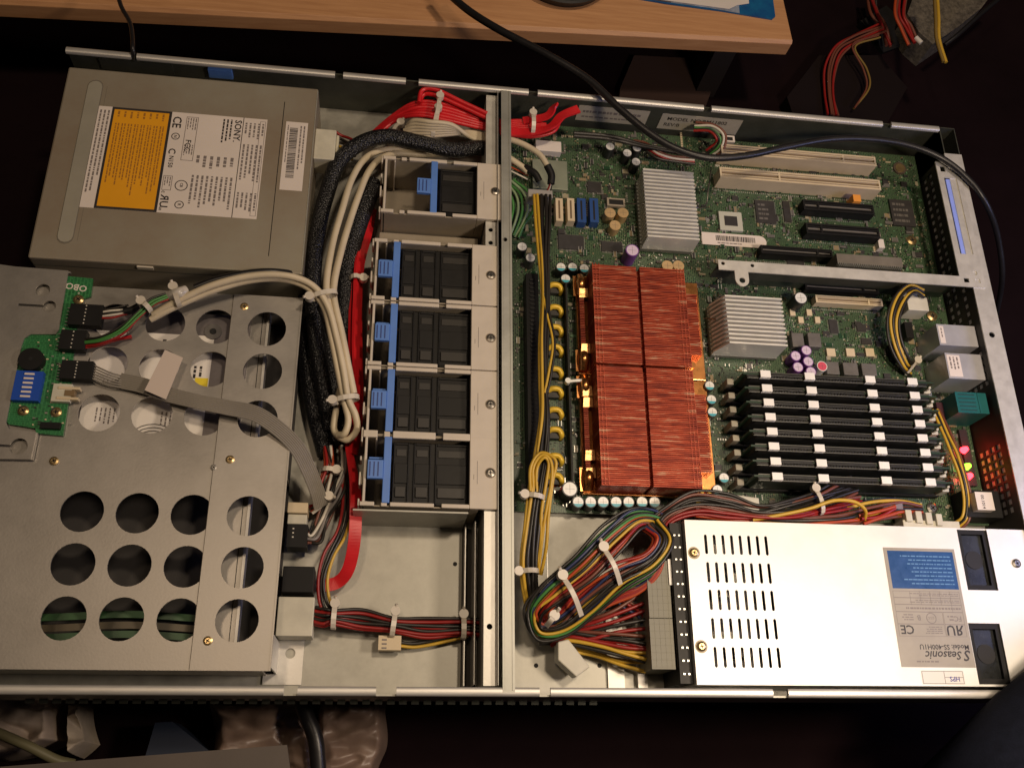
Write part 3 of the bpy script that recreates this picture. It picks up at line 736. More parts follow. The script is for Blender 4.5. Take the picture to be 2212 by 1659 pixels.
def chip(a,b,h=1.4,m=CHIP,pins=True,txt=None):
    def ex(q,p,r_,z):
        x0,x1=sorted((p.x,r_.x)); y0,y1=sorted((p.y,r_.y))
        if pins:
            n=int((x1-x0)/.9); 
            for i in range(n):
                xx=x0+.6+(x1-x0-1.2)*i/max(1,n-1)
                q.box(xx-.16,y0-1.1,mz+.02,xx+.16,y0,mz+.5,TIN); q.box(xx-.16,y1,mz+.02,xx+.16,y1+1.1,mz+.5,TIN)
            n=int((y1-y0)/.9)
            for i in range(n):
                yy=y0+.6+(y1-y0-1.2)*i/max(1,n-1)
                q.box(x0-1.1,yy-.16,mz+.02,x0,yy+.16,mz+.5,TIN); q.box(x1,yy-.16,mz+.02,x1+1.1,yy+.16,mz+.5,TIN)
        if txt: fine(q,x0+2,y1-2,x1-2,y0+2,z,4,CHIPG,'x')
    return part('chip',a,b,h,m,0,mz,ex)
chip((1630,432),(1678,484),txt=1); chip((1690,434),(1711,480)); chip((1920,430),(1980,490),2,txt=1,pins=False)
chip((1269,392),(1299,417)); chip((1206,506),(1262,540),1.6); chip((1299,521),(1345,545),1.4); chip((1790,690),(1812,720)); chip((1850,700),(1872,716)); chip((1860,730),(1884,744),1.2)
chip((1700,560),(1740,590))
part('heat_spreader',(1150,343),(1227,411),4,mat('spreader_grey',(.30,.33,.25),.45,.4,.08,60),.3)
o=part('white_socket',(1157,302),(1213,329),7,WHITE,.4)
part('sata_port',(1200,428),(1217,478),8,SLOTC,.3,extra=lambda q,p,r_,z:q.box((p.x+r_.x)/2-.8,p.y-2,z,(p.x+r_.x)/2+.6,r_.y+2,z+.05,SLOTG))
part('sata_port',(1225,428),(1242,478),8,SLOTC,.3,extra=lambda q,p,r_,z:q.box((p.x+r_.x)/2-.8,p.y-2,z,(p.x+r_.x)/2+.6,r_.y+2,z+.05,SLOTG))
NB=mat('navy_plastic',(.02,.07,.24),.4)
part('sata_port',(1246,428),(1267,481),8,NB,.3,extra=lambda q,p,r_,z:q.box((p.x+r_.x)/2-.8,p.y-2,z,(p.x+r_.x)/2+.6,r_.y+2,z+.05,DARK))
part('sata_port',(1273,428),(1294,481),8,NB,.3,extra=lambda q,p,r_,z:q.box((p.x+r_.x)/2-.8,p.y-2,z,(p.x+r_.x)/2+.6,r_.y+2,z+.05,DARK))
def jh(q,p,r_,z): q.box(p.x+1.5,p.y-1.3,z,r_.x-1.5,r_.y+1.3,z+.06,DARK)
part('jumper_header',(1311,427),(1351,447),4,mat('dull_white',(.35,.3,.24),.5),.2,extra=jh)
part('power_socket',(1141,408),(1194,428),20,mat('grey_nylon',(.34,.32,.30),.5,0,.1,60),.4)
def pcislot(a,b,h,name,m,g,pins=True,key=.78):
    q=MB(); q.pbox(a,b,mz,mz+h-1.6,m); p=W(*a,mz+h); r_=W(*b,mz+h); ym=(p.y+r_.y)/2; t=abs(p.y-r_.y)
    z0_=mz+h-1.6; kx=p.x+(r_.x-p.x)*key
    q.box(p.x+1,ym-t*.42,z0_,r_.x-1,ym+t*.42,z0_+.08,g)
    for y0_,y1_ in ((p.y,p.y-t*.16),(r_.y,r_.y+t*.16),(ym+t*.14,ym+t*.24),(ym-t*.14,ym-t*.24)): q.box(p.x,y0_,z0_,r_.x,y1_,mz+h,m)
    for x_ in (p.x,kx,r_.x-1.4): q.box(x_,r_.y+.02,z0_,x_+1.4,p.y-.02,mz+h-.05,m)
    sl_=q.build(name,None,mb_,bevel=.15)
    if pins:
        q=MB(); n=int((r_.x-p.x)/1.6)
        for i in range(n): q.box(p.x+i*1.6,r_.y-1.6,mz+.02,p.x+i*1.6+.7,r_.y-.7,mz+.4,TIN)
        q.build('pin_row',None,sl_)['kind']='stuff'
pcislot((1557,311),(1894,359),16,'expansion_slot',SLOTC,SLOTG)
pcislot((1554,361),(1904,411),16,'expansion_slot',SLOTC,SLOTG,key=.36)
pcislot((1734,431),(1890,464),11,'express_slot',BLACK,CHIPG,key=.2); pcislot((1740,481),(1902,515),11,'express_slot',BLACK,CHIPG,key=.2)
pcislot((1643,529),(1800,557),11,'riser_slot',BLACK,CHIPG)
pcislot((1738,609),(1900,635),9,'express_slot',BLACK,CHIPG); pcislot((1761,637),(1908,662),9,'mini_slot',SLOTC,SLOTG)
part('orange_clip',(1842,420),(1861,436),14,mat('orange_plastic',(.8,.32,.05),.5))
part('header',(1560,292),(1588,308),8,WHITE,.2,extra=lambda q,p,r_,z:q.box(p.x+1.6,p.y-1.4,z,r_.x-1.6,r_.y+1.4,z+.05,DARK))
part('header',(1896,516),(1912,536),6,WHITE,.2)
def qs(q,p,r_,z): q.box(p.x+4,p.y-4,z,r_.x-4,r_.y+4,z+.3,CHIP)
part('socketed_chip',(1552,456),(1606,500),2.5,mat('pale_socket',(.5,.5,.42),.5),.2,extra=qs)
q=MB(); p=W(1942,366,mz); q.cyl(p.x,p.y,mz,mz+1.5,5.6,24,mat('battery_ring',(.12,.09,.07),.4,.4)); q.cyl(p.x,p.y,mz+1.5,mz+2,4,24,BRASS); q.build('mounting_screw',None,mb_)
for px,py in [(2012,684),(1968,521),(2012,1098)]:
    q=MB(); p=W(px,py,mz); screw(q,p.x,p.y,mz+.5,4,BRASS if py!=1098 else SCREW,1.6); q.build('mounting_screw',None,mb_)
for a,b in [((1709,718),(1739,750)),((1744,718),(1776,750)),((1783,780),(1815,809)),((1820,782),(1856,811)),((1860,784),(1896,812))]:
    part('inductor',a,b,6,CHIPG,.5)
for k in range(4): part('tantalum',(1706+k*18,668+(k%2)*16),(1719+k*18,682+(k%2)*16),2.2,SLOTC,.1)
for k in range(3): part('tantalum',(1785+k*42,752),(1806+k*42,770),2.2,SLOTC,.1)
for k in range(3): part('coil_block',(1925+(k%2)*28,650+k*45),(1948+(k%2)*28,685+k*45),7,BLACK,.3)
# toroid coils
for py in (623,671,714,757,805,848,893,936,993,1035):
    p=W(1200,py,14); q=MB(); pts=[]
    R0=4.6
    for k in range(17):
        a=math.pi*2*k/16; pts.append((p.x+R0*math.cos(a),p.y+R0*.9*math.sin(a),11))
    q.box(p.x-4.8,p.y-3.0,8,p.x+2.6,p.y+2.2,12.5,mat('ferrite',(.03,.028,.026),.5))
    q.tube([(p.x-5,p.y+1.6,13),(p.x-2,p.y+2.8,14),(p.x+2.2,p.y+2.4,14),(p.x+4.2,p.y-.4,13),(p.x+4.2,p.y-1.6,9)],2.0,10,mat('coil_yellow',(.75,.50,.05),.35,.1))
    q.build('coil',None,mb_)
q=MB(); q.pbox((1136,590),(1172,1075),mz,22,BLACK)
a=W(1136,590,22);b=W(1172,1075,22); n=int((a.y-b.y)/3.2)
for i in range(n): q.box(a.x+2.5,b.y+i*3.2,22,b.x-2.5,b.y+i*3.2+1.6,22.9,BLACKG)
q.build('ribbed_duct',None,mb_,bevel=.2)
q=MB(); q.pbox((1220,590),(1240,1068),mz,18,BLACKG); q.build('heat_bar',None,mb_,bevel=.4)
# surface parts
rr=random.Random(11); q=MB(); SM=[TIN,CHIP,mat('tan_part',(.26,.2,.11),.5),CHIPG,CHIP,CHIPG,mat('tan_part2',(.34,.30,.2),.5),mat('dark_green',(.01,.05,.02),.4),mat('resistor',(.02,.02,.02),.3),mat('light_green',(.12,.25,.13),.4)]
for k in range(9500):
    x=rr.uniform(MX0+3,MX1-3); y=rr.uniform(MY0+3,MY1-3)
    if rr.random()<.3: x=round(x/9)*9+rr.uniform(-1.5,1.5)
    sx,sy=(rr.uniform(.5,1.8),rr.uniform(.35,.9)); 
    if rr.random()<.5: sx,sy=sy,sx
    if rr.random()<.07: sx*=2.8; sy*=2.6
    q.box(x,y,mz,x+sx,y+sy,mz+rr.uniform(.25,1.2),rr.choice(SM))
q.build('surface_components',None,mb_)['kind']='stuff'
q=MB()
for k in range(70):
    x=rr.uniform(MX0+12,MX1-20); y=rr.uniform(MY0+3,MY1-6); n=rr.randint(4,9); s=rr.choice([1.4,1.8])
    m_=rr.choice([SLOTC,TIN,CHIP])
    for i in range(n):
        if k%2: q.box(x+i*s,y,mz,x+i*s+s*.55,y+1.6,mz+.7,m_)
        else: q.box(x,y+i*s,mz,x+1.6,y+i*s+s*.55,mz+.7,m_)
for k in range(760):
    x=rr.uniform(MX0+4,MX1-12); y=rr.uniform(MY0+3,MY1-10)
    sx,sy=rr.choice([(2.4,1.6),(3.4,2.6),(5,4),(1.6,3),(6,2.4),(4,1.4),(2.6,5)])
    m_=rr.choice([CHIP,CHIP,CHIPG,MATS['tan_part'],MATS['tan_part2'],MATS['dark_green'],CHIP]); h=rr.uniform(.6,1.8)
    q.box(x,y,mz,x+sx,y+sy,mz+h,m_)
    if m_ is CHIP and sx>3:
        for i in range(int(sx/.9)): q.box(x+.2+i*.9,y-.6,mz,x+.55+i*.9,y,mz+.4,TIN); q.box(x+.2+i*.9,y+sy,mz,x+.55+i*.9,y+sy+.6,mz+.4,TIN)
    elif sx>2: q.box(x-.1,y+.2,mz,x+.5,y+sy-.2,mz+h+.05,TIN); q.box(x+sx-.5,y+.2,mz,x+sx+.1,y+sy-.2,mz+h+.05,TIN)
q.build('resistor_rows',None,mb_)['kind']='stuff'
q=MB(); p=W(1640,519,mz+1)
T=TT(W(1515,506,22).x,W(1515,512,22).y,21.6,R(-1.5))
# barcode strip
b0=W(1515,505,mz+1);b1=W(1656,536,mz+1); ym=(W(1586,505,mz+1).y+W(1586,535,mz+1).y)/2; hw=(W(1586,507,mz+1).y-W(1586,533,mz+1).y)/2
q.prism([(b0.x,ym-hw),(b1.x-5,ym-hw)]+[(b1.x-5+hw*math.cos(a),ym+hw*math.sin(a)) for a in [-math.pi/2+math.pi*k/8 for k in range(1,8)]]+[(b1.x-5,ym+hw),(b0.x,ym+hw)],mz+1.2,mz+1.5,LABW)
x=b0.x+11
while x<b1.x-9:
    h=rr.choice([.3,.5,.9]); q.box(x,ym-hw*.25,mz+1.5,x+h,ym+hw*.6,mz+1.56,INK); x+=h+rr.choice([.3,.5])
fine(q,b0.x+12,ym-hw*.8,b1.x-10,ym-hw*.4,mz+1.5,1,INKG,'x')
q.build('barcode_label',None,mb_)
# rear ports
def port(name,a,b,h,m,txt=True,y=None):
    q=MB(); p=W(*a,mz+h); r_=W(*b,mz+h); q.box(p.x,p.y,mz,654.6,r_.y,mz+h,m)
    if txt:
        q.box(p.x+1,p.y-1.5,mz+h,p.x+txt,r_.y+1.5,mz+h+.12,LABW)
        fine(q,p.x+2,p.y-3,p.x+txt-1,r_.y+3,mz+h+.12,3 if txt>6 else 1,INKG,'y')
    return q.build(name,None,mb_,bevel=.3)
SILV=mat('port_silver',(.62,.62,.66),.34,.5,.08,60)
port('network_port',(2022,700),(2100,749),27,SILV,5); port('network_port',(2040,762),(2112,820),27,SILV,11)
q=MB(); q.pbox((2062,846),(2138,894),mz,mz+26,TEAL); p=W(2062,846,mz+26); r_=W(2138,894,mz+26)
for i in range(5):
    yy=p.y+(r_.y-p.y)*(i+.6)/5.4; q.box(p.x+2,yy-.7,mz+26,r_.x-9,yy+.4,mz+26.12,mat('teal_dark',(.005,.05,.05),.5))
q.box(r_.x-7,p.y-.5,mz+26,r_.x-6,r_.y+.5,mz+26.5,TEAL)
q.box(p.x-5,p.y-2,mz,p.x,r_.y+1,mz+10,mat('port_dark',(.05,.01,.02),.5)); q.build('serial_port',None,mb_,bevel=.3)
q=MB(); q.pbox((2105,1062),(2150,1102),mz,mz+22,LABW); p=W(2105,1062,mz+22); q.box(p.x-4,p.y+3,mz,p.x+22,p.y-16,mz+16,BLACK)
q.text('00.1014',3,TT(p.x+4,p.y-2,mz+22.1,R(-90)),INK); q.build('labelled_port',None,mb_)
for i,(px,py,cc,s) in enumerate([(2086,970,(1,.012,.018),22),(2092,1006,(.25,1,.03),5),(2096,1027,(1,.012,.018),22)]):
    p=W(px,py,15); q=MB(); q.cyl(p.x,p.y,12,16,2.5,14,r1=1.7); q.build('status_led',mat('led%d'%i,tuple(x*.02 for x in cc),.4,emit=cc,es=s),mb_,smooth=True)
q=MB(); p=W(2075,990,11); q.box(p.x+3,p.y-20,mz,p.x+9,p.y+22,mz+3,mat('led_base',(.03,.012,.02),.6)); q.build('led_holder',None,mb_)
p=W(1193,1046,10); q=MB(); q.cyl(p.x,p.y,8,9.5,1.,12); q.build('status_led',MATS['led0'],mb_)

# ================================================================== HEATSINKS
def fins(name,label,a,b,z0,z1,n,m,mbm,th,group=None,slant=False):
    p=W(*a,z1); r_=W(*b,z1); t=thing(name,label,'heatsink',((p.x+r_.x)/2,(p.y+r_.y)/2,z0),group)
    q=MB(); q.box(p.x-1,p.y+.2,z0,r_.x+1,r_.y-.2,z0+4); q.build('base',mbm,t,bevel=.3)
    q=MB(); y0,y1=r_.y,p.y
    for i in range(n):
        yy=y0+(y1-y0-th)*i/(n-1); xx=p.x+(2.2 if slant else 0)
        if slant: q.prism([(p.x+5,z1),(r_.x,z1),(r_.x,z0+4),(p.x-1,z0+4),(p.x-1,z0+9)],0,th,T=Matrix.Translation((0,yy+th,0))@Matrix(((1,0,0,0),(0,0,-1,0),(0,1,0,0),(0,0,0,1))))
        else: q.box(p.x,yy,z0+4,r_.x,yy+th,z1)
    q.build('fins',m,t)
    return t
t=fins('finned_heatsink','tall pale aluminium heatsink with many ridges beside the cream slots',(1389,364),(1512,519),mz+1,30,19,FINM,FIND,1.35,'aluminium chipset heatsinks')
t=fins('finned_heatsink','silver slanted heatsink between copper cooler and purple capacitors',(1551,636),(1702,748),mz+1,34,12,FINM,FIND,1.3,'aluminium chipset heatsinks',True)
q=MB(); a=WY(1545,0,0)
# wire spring clips
def spring(pts,label):
    q=MB(); q.tube([W(*p) for p in pts],.55,8,SCREW); tag(q.build('spring_clip',None),label,'clip')
spring([(1350,441,14),(1390,441,26),(1500,449,26),(1530,448,14)],'thin wire clip crossing the ridged heatsink by the cream slots')
spring([(1536,370,20),(1530,410,20),(1526,440,18),(1516,444,20)],'bright bent wire hook standing right of the ridged heatsink')
spring([(1520,688,14),(1548,690,26)],'short thin wire clip on the left of the slanted heatsink')
# copper coolers
cx0=W(1289,800,36).x; cxm0=W(1388,800,36).x; cxm1=W(1396,800,36).x; cx1=W(1496,800,36).x
def cooler(label,ytop,ybot,zt=36):
    Y1=W(1380,ytop,zt).y; Y0=W(1380,ybot,zt).y
    t=thing('copper_cooler',label,'processor cooler',((cx0+cx1)/2,(Y0+Y1)/2,mz),'copper processor coolers')
    q=MB(); xl=W(1250,800,16).x; xr=W(1524,800,16).x
    q.box(xl,Y0-.5,12,xr,Y1+.5,15.5); q.build('base',COPB,t,bevel=.4)
    q=MB(); pitch=1.3; n=int((Y1-Y0)/pitch)
    for i in range(n):
        yy=Y0+i*pitch
        q.box(cx0,yy,15.6,cxm0,yy+.85,zt-.35*(i%3==0)); q.box(cxm1,yy,15.6,cx1,yy+.85,zt-.35*(i%4==0))
        if Y0+14<yy<Y1-14:
            q.box(xl+1,yy,15.6,cx0-3.5,yy+.75,22); q.box(cx1+2,yy,15.6,cx1+12,yy+.75,25)
    q.build('fins',COP,t)
    q=MB()
    for x0,x1 in [(cx0+5.5,cxm0-1.5),(cxm1+1,cx1-7)]:
        q.box(x0-.3,Y0+.6,zt-3.4,x1,Y1-.8,zt-1.6)
    for x in (cx0,cx0+2.2,cx0+4.6,cx1-5.4,cx1-3,cx1-.6): q.box(x,Y0+.3,zt-.8,x+.6,Y1-.3,zt+.12)
    q.box(cxm0-.2,Y0+2,15.6,cxm1+.2,Y1-2,31)
    q.build('fin_caps',COP,t)
    for yy in ([Y1-17,Y0+16] if ytop<700 else [Y1-14,Y1-22,Y0+24,Y0+12]):
        nrm=Vector((-.002,-.135,.99)).normalized(); u_=Vector((1,0,.002)).normalized(); v_=nrm.cross(u_)  # tilted plates added to catch the lamp as copper glints
        cc=Vector((xl+4.2,yy,22.5)); q=MB(); vs=[]
        for dz_ in (-.8,0):
            for a_,b_ in ((-3.6,-3.8),(3.6,-3.4),(3.2,3.8),(-3.2,3.4)): vs.append(cc+u_*a_+v_*b_+nrm*dz_)
        q.add(vs,[(3,2,1,0),(4,5,6,7),(0,1,5,4),(1,2,6,5),(2,3,7,6),(3,0,4,7)]); q.build('glint_plate',mat('glint_copper',(.95,.50,.20),.34,.85,.3,140,.5,260),t,bevel=.3)
    for yy in (Y1-9,Y0+9):
        q=MB()
        q.prism([(xl-2,yy-8),(xl+8,yy-8),(xl+10,yy),(xl+8,yy+8),(xl-2,yy+8)],15.6,17,COPB)
        q.tube([(xl+3,yy-6.5,17),(xl+3,yy,21),(xl+3,yy+6.5,17)],3.6,12,COPB)
        q.cyl(xl+3,yy,17,21.4,2.5,16,SCREW); q.cyl(xl+3,yy,21.4,22,1.2,12,DARK)
        q.build('spring_mount',None,t); q=MB(); q.cyl(cx1+6,yy,15.6,20,2.6,16,COPB); q.build('standoff',None,t)
    return t
cooler('upper copper cooler with reddish fins, nearest the pale aluminium heatsink',574,787)
cooler('lower copper cooler with brighter fins, ending above the row of silver capacitors',792,1050)
q=MB()
for px,py in [(1258,1045),(1524,1067),(1512,822),(1252,817)]:
    pass
q=MB(); p=W(1525,1066,20); q.plate(circ(p.x,p.y,3.6),[circ(p.x,p.y,1.7)],17,20.4,mat('brass_ring',(.8,.55,.12),.3,.8)); tag(q.build('standoff'),'brass ring standoff at the lower right corner of the copper coolers','standoff')
q=MB(); q.tube([W(1226,824,22),W(1250,822,22),W(1268,823,20)],1.2,10,ALU); p=W(1226,824,22); q.cyl(p.x,p.y,20,24,2,14,ALU); tag(q.build('retaining_pin'),'small silver pin poking out left between the two copper coolers','pin')

# ================================================================== MEMORY
dz=40
ycl=[806,837,870,901,930,963,996,1027]; xcl=[1653,1656,1662,1664,1667,1670,1674,1679]
ydim=[W(xcl[i],ycl[i],dz).y for i in range(8)]
dx0=W(1600,806,dz).x; 
cl=[W(1654,806,dz).x,W(1750,810,dz).x,W(1879,820,dz).x,W(1970,825,dz).x]
ys=[ydim[0]+(ydim[7]-ydim[0])*i/7 for i in range(8)]
# vertical strip positions from the last row (averaged)
cl2=[W(1679,1027,dz).x,W(1778,1030,dz).x,W(1917,1039,dz).x,W(2012,1042,dz).x]
cl=[(a+b)/2 for a,b in zip(cl,cl2)]
L0=cl[0]-15; L1=cl[3]+17
print('DIMM',dx0,cl,cl2,ys,L0,L1)
def dimm(label,y):
    t=thing('memory_module',label,'memory module',((L0+L1)/2,y,mz+4),'memory modules standing in a row')
    q=MB(); q.box(L0,y-.6,mz+4,L1,y+.6,dz-2); q.build('board',mat('dimm_board',(.02,.045,.025),.4),t)
    q=MB(); q.prism([(L0+4,y-2.6),(L1-6,y-2.6),(L1-4,y),(L1-6,y+2.0),(L0+4,y+2.0),(L0+2,y)],mz+10,dz-3); 
    for a,b in [(L0+18,cl[1]-5),(cl[1]+5,cl[2]-5),(cl[2]+5,cl[3]-5)]:
        q.box(a,y-1.2,dz-3,b,y+1.0,dz-1.4); n=int((b-a)/2.1)
        for i in range(n): q.box(a+i*2.1,y-2.2,dz-3,a+i*2.1+1.1,y-1.3,dz-2.4)
    q.build('heat_spreader',DIMMG,t,bevel=.25)
    q=MB()
    for a,b in [(L0+6,cl[1]-8),(cl[1]+4,cl[2]-6),(cl[2]+4,L1-9)]:
        q.box(a,y-2.75,dz-10,b,y-2.62,dz-4)
    q.build('label',mat('dimm_label',(.035,.033,.03),.4,.1,.6,150),t)
    for c in cl:
        q=MB(); q.box(c-3.6,y-3.0,dz-1.2,c+3.6,y+2.0,dz+.2); q.box(c-3.7,y-3.2,dz-3.2,c+3.7,y-3.0,dz-1.2); q.build('clip',CLIP,t,bevel=.3)
    q=MB(); q.box(L0+3,y+1.1,dz-3,L1-5,y+1.5,dz-2.2); q.box(L0+3,y-2.8,dz-3.3,L1-5,y-2.5,dz-2.95); q.build('metal_edge',mat('edge_metal',(.30,.30,.27),.3,.6),t)
    return t
lab=['first memory module, next to the grey square inductors','second memory module down from the inductors','third memory module down from the inductors','fourth memory module, just above the middle of the row','fifth memory module, just below the middle of the row','third memory module up from the red wire bundle','second memory module up from the red wire bundle','last memory module, alongside the red wires above the power supply']
d0=dimm(lab[0],ys[0])
for i in range(1,8):
    dup(d0,((L0+L1)/2,ys[i],mz+4),lab[i])
for i,y in enumerate(ys):
    q=MB(); q.box(L0-4,y-2.8,mz,L1+4,y+2.8,mz+6.5,BLACK)
    ms_=q.build('memory_slot',None,mb_)
    q=MB(); q.box(L0-6,y-2.2,mz,L0-1.2,y+2.2,mz+15,mat('latch_dull',(.36,.33,.26),.5,0,.3,80)); q.build('latch',None,ms_,bevel=.5); q=MB(); q.box(L1+1,y-2,mz,L1+6,y+2,mz+16,NAT); q.box(L1+1,y-1,mz+16,L1+3,y+1,mz+22,NAT); q.build('latch',None,ms_,bevel=.5)

# ================================================================== RISER BRACKET
rz=43.8
ra=W(1555,572,rz); rb=W(2118,597,rz)
ry0,ry1=(W(1800,600,rz).y),(W(1800,578,rz).y)
rb_=thing('riser_bracket','bright L shaped steel bracket with blue slot insert at the rear corner','bracket',(650,300,40))
RX0=W(1552,572,rz).x; RX1=W(2116,600,rz).x; VX0=W(2070,500,rz).x; 
VT=W(2030,350,rz).y; VX0=(W(2019,346,rz).x+W(2065,560,rz).x)/2; VX1=W(2099,482,rz).x
tabx=W(1603,600,rz).x; taby=W(1603,602,rz).y
hb=[circ(W(1562,570,rz).x,ry1-2.8,1.4),circ(W(1625,572,rz).x,ry1-3,1.4)]
out=[(RX0,ry0+.5),(tabx-5,ry0+.5),(tabx-5,taby-1)]+[(tabx+5*math.cos(a),taby-1+5*math.sin(a)) for a in [math.pi+math.pi*k/8 for k in range(1,8)]]+[(tabx+5,taby-1),(tabx+5,ry0),(VX1,ry0),(VX1,VT),(VX0,VT),(VX0,ry1),(RX0,ry1)]
VX1=662.8; bl=(649.2,313.4,659.8,380.5)
hb+= [circ(tabx,taby-1.4,2.2),rect(*bl),circ(VX1-5,ry1+3.5,1.8),rect(VX0+3,VT-9,VX0+7,VT-4),rect(VX1-9,VT-9,VX1-6,VT-4),rect(VX0+3,ry0+3.5,VX0+7,ry0+7),rect(VX0+12,ry0+3.5,VX0+16,ry0+7)]
q=MB(); q.plate(out,hb,rz-1,rz); q.build('plate',STEELB,rb_)
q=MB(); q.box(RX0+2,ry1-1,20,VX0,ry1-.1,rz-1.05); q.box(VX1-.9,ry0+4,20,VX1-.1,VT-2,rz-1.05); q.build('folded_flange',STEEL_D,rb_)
q=MB(); q.box(bl[0]+2.0,bl[1]+.3,rz-5,bl[2]-.2,bl[3]-.3,rz-1.3); q.build('blue_insert',BLUE2,rb_,bevel=.4)
q=MB(); yy=ry1+13.5; x0=W(1806,545,30).x; x1=W(1948,560,30).x
q.box(x0,yy-.8,12,x1,yy+7,30,mat('riser_brown',(.17,.15,.12),.5,0,.2,80))
n=int((x1-x0)/1.5)
for i in range(n): q.box(x0+i*1.5,yy-2.4,28,x0+i*1.5+.7,yy-.8,30.3,TIN); q.box(x0+i*1.5+.6,yy-3.6,28,x0+i*1.5+1.2,yy-2.6,30.3,TIN)
q.box(RX0+10,ry1+.2,10,VX0+4,ry1+1.6,33,mat('riser_board',(.012,.02,.014),.4))
tag(q.build('riser_card'),'dark upright riser card with brown connector and row of pins behind the steel bracket','riser card')

# ================================================================== POWER SUPPLY
ps=thing('power_supply','white metal power supply with slotted lid and sticker','power supply',(530,56,1))
PX0,PX1,PY0,PY1=421.8,654,7,106
q=MB(); zt=41
sl=[]
cxp=[(1524.5,1655,1156,1198),(1531,1662,1215,1259),(1535,1668,1274,1318),(1541,1675,1335,1380),(1546,1684,1397,1442)]
x0s=sum(W(a,(c+d_)/2,zt).x for a,b,c,d_ in cxp)/5; x1s=sum(W(b,(c+d_)/2,zt).x for a,b,c,d_ in cxp)/5
for a,b,c,d_ in cxp:
    yA=W(1590,c,zt).y; yB=W(1590,d_,zt).y
    for i in range(8): sl.append(slot(x0s+(x1s-x0s)*i/7,yB+.95,yA-.95,.95))
w1=(W(2066,1148,zt),W(2148,1275,zt)); w2=(W(2104,1346,zt),W(2192,1480,zt))
fa=[rect((W(2064,1150,zt).x+W(2095,1275,zt).x)/2,w1[1].y,(W(2131,1150,zt).x+W(2158,1275,zt).x)/2,PY1-.3),
    rect((W(2101,1350,zt).x+W(2132,1478,zt).x)/2-4,PY0+1.2,(W(2170,1350,zt).x+W(2200,1478,zt).x)/2-4,W(2130,1346,zt).y)]
q.plate(rect(PX0,PY0,PX1,PY1),sl+fa,zt-.8,zt)
o_=q.build('lid',PSUM,ps)
q=MB(); q.box(PX0,PY0,1.2,PX0+.8,PY1,zt-.81); q.box(PX1-.8,PY0,1.2,PX1,PY1,zt-.81); q.box(PX0+.8,PY0,1.2,PX1-.8,PY0+.8,zt-.81); q.box(PX0+.8,PY1-.8,1.2,PX1-.8,PY1,zt-.81)
q.build('case_side',PSUM,ps)
q=MB(); q.box(PX0+1,PY0+1,1.2,PX1-1,PY1-1,20,mat('psu_inside',(.03,.03,.035),.5,.2,.4,90))
for i in range(9): q.box(PX0+8+rr.uniform(0,44),PY0+8+i*9,20,PX0+18+rr.uniform(0,44),PY0+14+i*9,32,rr.choice([STEEL,CHIPG,FINM]))
q.build('inner_board',None,ps)
for r4 in fa:
    (xa,ya),(xb2,yb2)=r4[0],r4[2]
    q=MB(); q.plate(rect(xa+.2,ya+.2,xb2-.2,yb2-.2),[rect(xa+3,ya+3.4,xb2-3,yb2-3.4)],36,39.8,BLACK); q.box(xa+3.1,ya+3.5,34,xb2-3.1,yb2-3.5,37.4,mat('smoked_fan',(.02,.022,.022),.25,0,.5,60))
    cxm=(xa+xb2)/2; cym=(ya+yb2)/2
    q.cyl(cxm,cym,37.4,37.8,6,24,BLACKG)
    q.build('exhaust_fan',None,ps)
q=MB()
for px,py in [(1499,1194),(1515,1396)]:
    p=W(px,py,zt); q.cyl(p.x,p.y,zt,zt+.1,3.9,24,mat('warm_ring',(.5,.42,.28),.5)); screw(q,p.x,p.y,zt+.2,2.9); q.build('screw',None,ps); q=MB()
p=W(2198,1217,zt); screw(q,p.x-1,p.y,zt+.2,2.9,SCREW)
q.build('screw',None,ps)
LXa=(W(1910,1185,zt).x+W(1944,1440,zt).x)/2; LXb=(W(2062,1185,zt).x+W(2106,1443,zt).x)/2; LYb=W(1985,1184,zt).y; LYa=W(2025,1441,zt).y
q=MB(); GREYL=mat('silver_label',(.34,.31,.26),.45,.1,.1,60,coat=.25); q.box(LXa,LYa,zt+.02,LXb,LYb,zt+.14,GREYL)
bb0=LYb-26; q.box(LXa+2.5,bb0,zt+.14,LXb-1.6,LYb-2,zt+.2,mat('label_blue',(.012,.075,.25),.3,0,.15,200,coat=.4))
z=zt+.2
fine(q,LXb-4,LYb-4,LXa+6,bb0+2,z,8,mat('pale_blue',(.10,.25,.5),.5),'x',.9,3,.3)
def ut(t,s,x,y,m=INK):
    if t=='RU':
        q.text('R',s,TT(x-s*.62,y,z,R(180))@Matrix.Diagonal((-1,1,1,1)),m); q.text('U',s,TT(x-s*.66,y,z,R(180)),m)
    else: q.text(t,s,TT(x,y,z,R(180)),m)
wl=LXb-LXa
# cells
def cell(x0,y0,x1,y1): q.plate(rect(x0,y0,x1,y1),[rect(x0+.22,y0+.22,x1-.22,y1-.22)],zt+.15,zt+.19,INKG)
yc=bb0-1.5
for i,h in enumerate((4.2,4.2,4.5)):
    cell(LXa+2,yc-h,LXb-2,yc); 
    for k in range(1,6 if i<2 else 2): q.box(LXb-2-k*6.8,yc-h,zt+.15,LXb-1.8-k*6.8,yc,zt+.19,INKG)
    fine(q,LXb-3,yc-1,LXa+4,yc-h+1,zt+.15,2 if i<2 else 1,INKG,'x',.9,i); yc-=h
for i in range(2):
    h=7.5; cell(LXa+2,yc-h,LXb-2-14,yc); cell(LXb-2-13.6,yc-h,LXb-2,yc)
    yc-=h
ut('FC',4.5,LXb-3.5,bb0-1.5-12.9-2.4,INKG); fine(q,LXb-9,bb0-16,LXb-15,bb0-20,zt+.15,2,INKG)
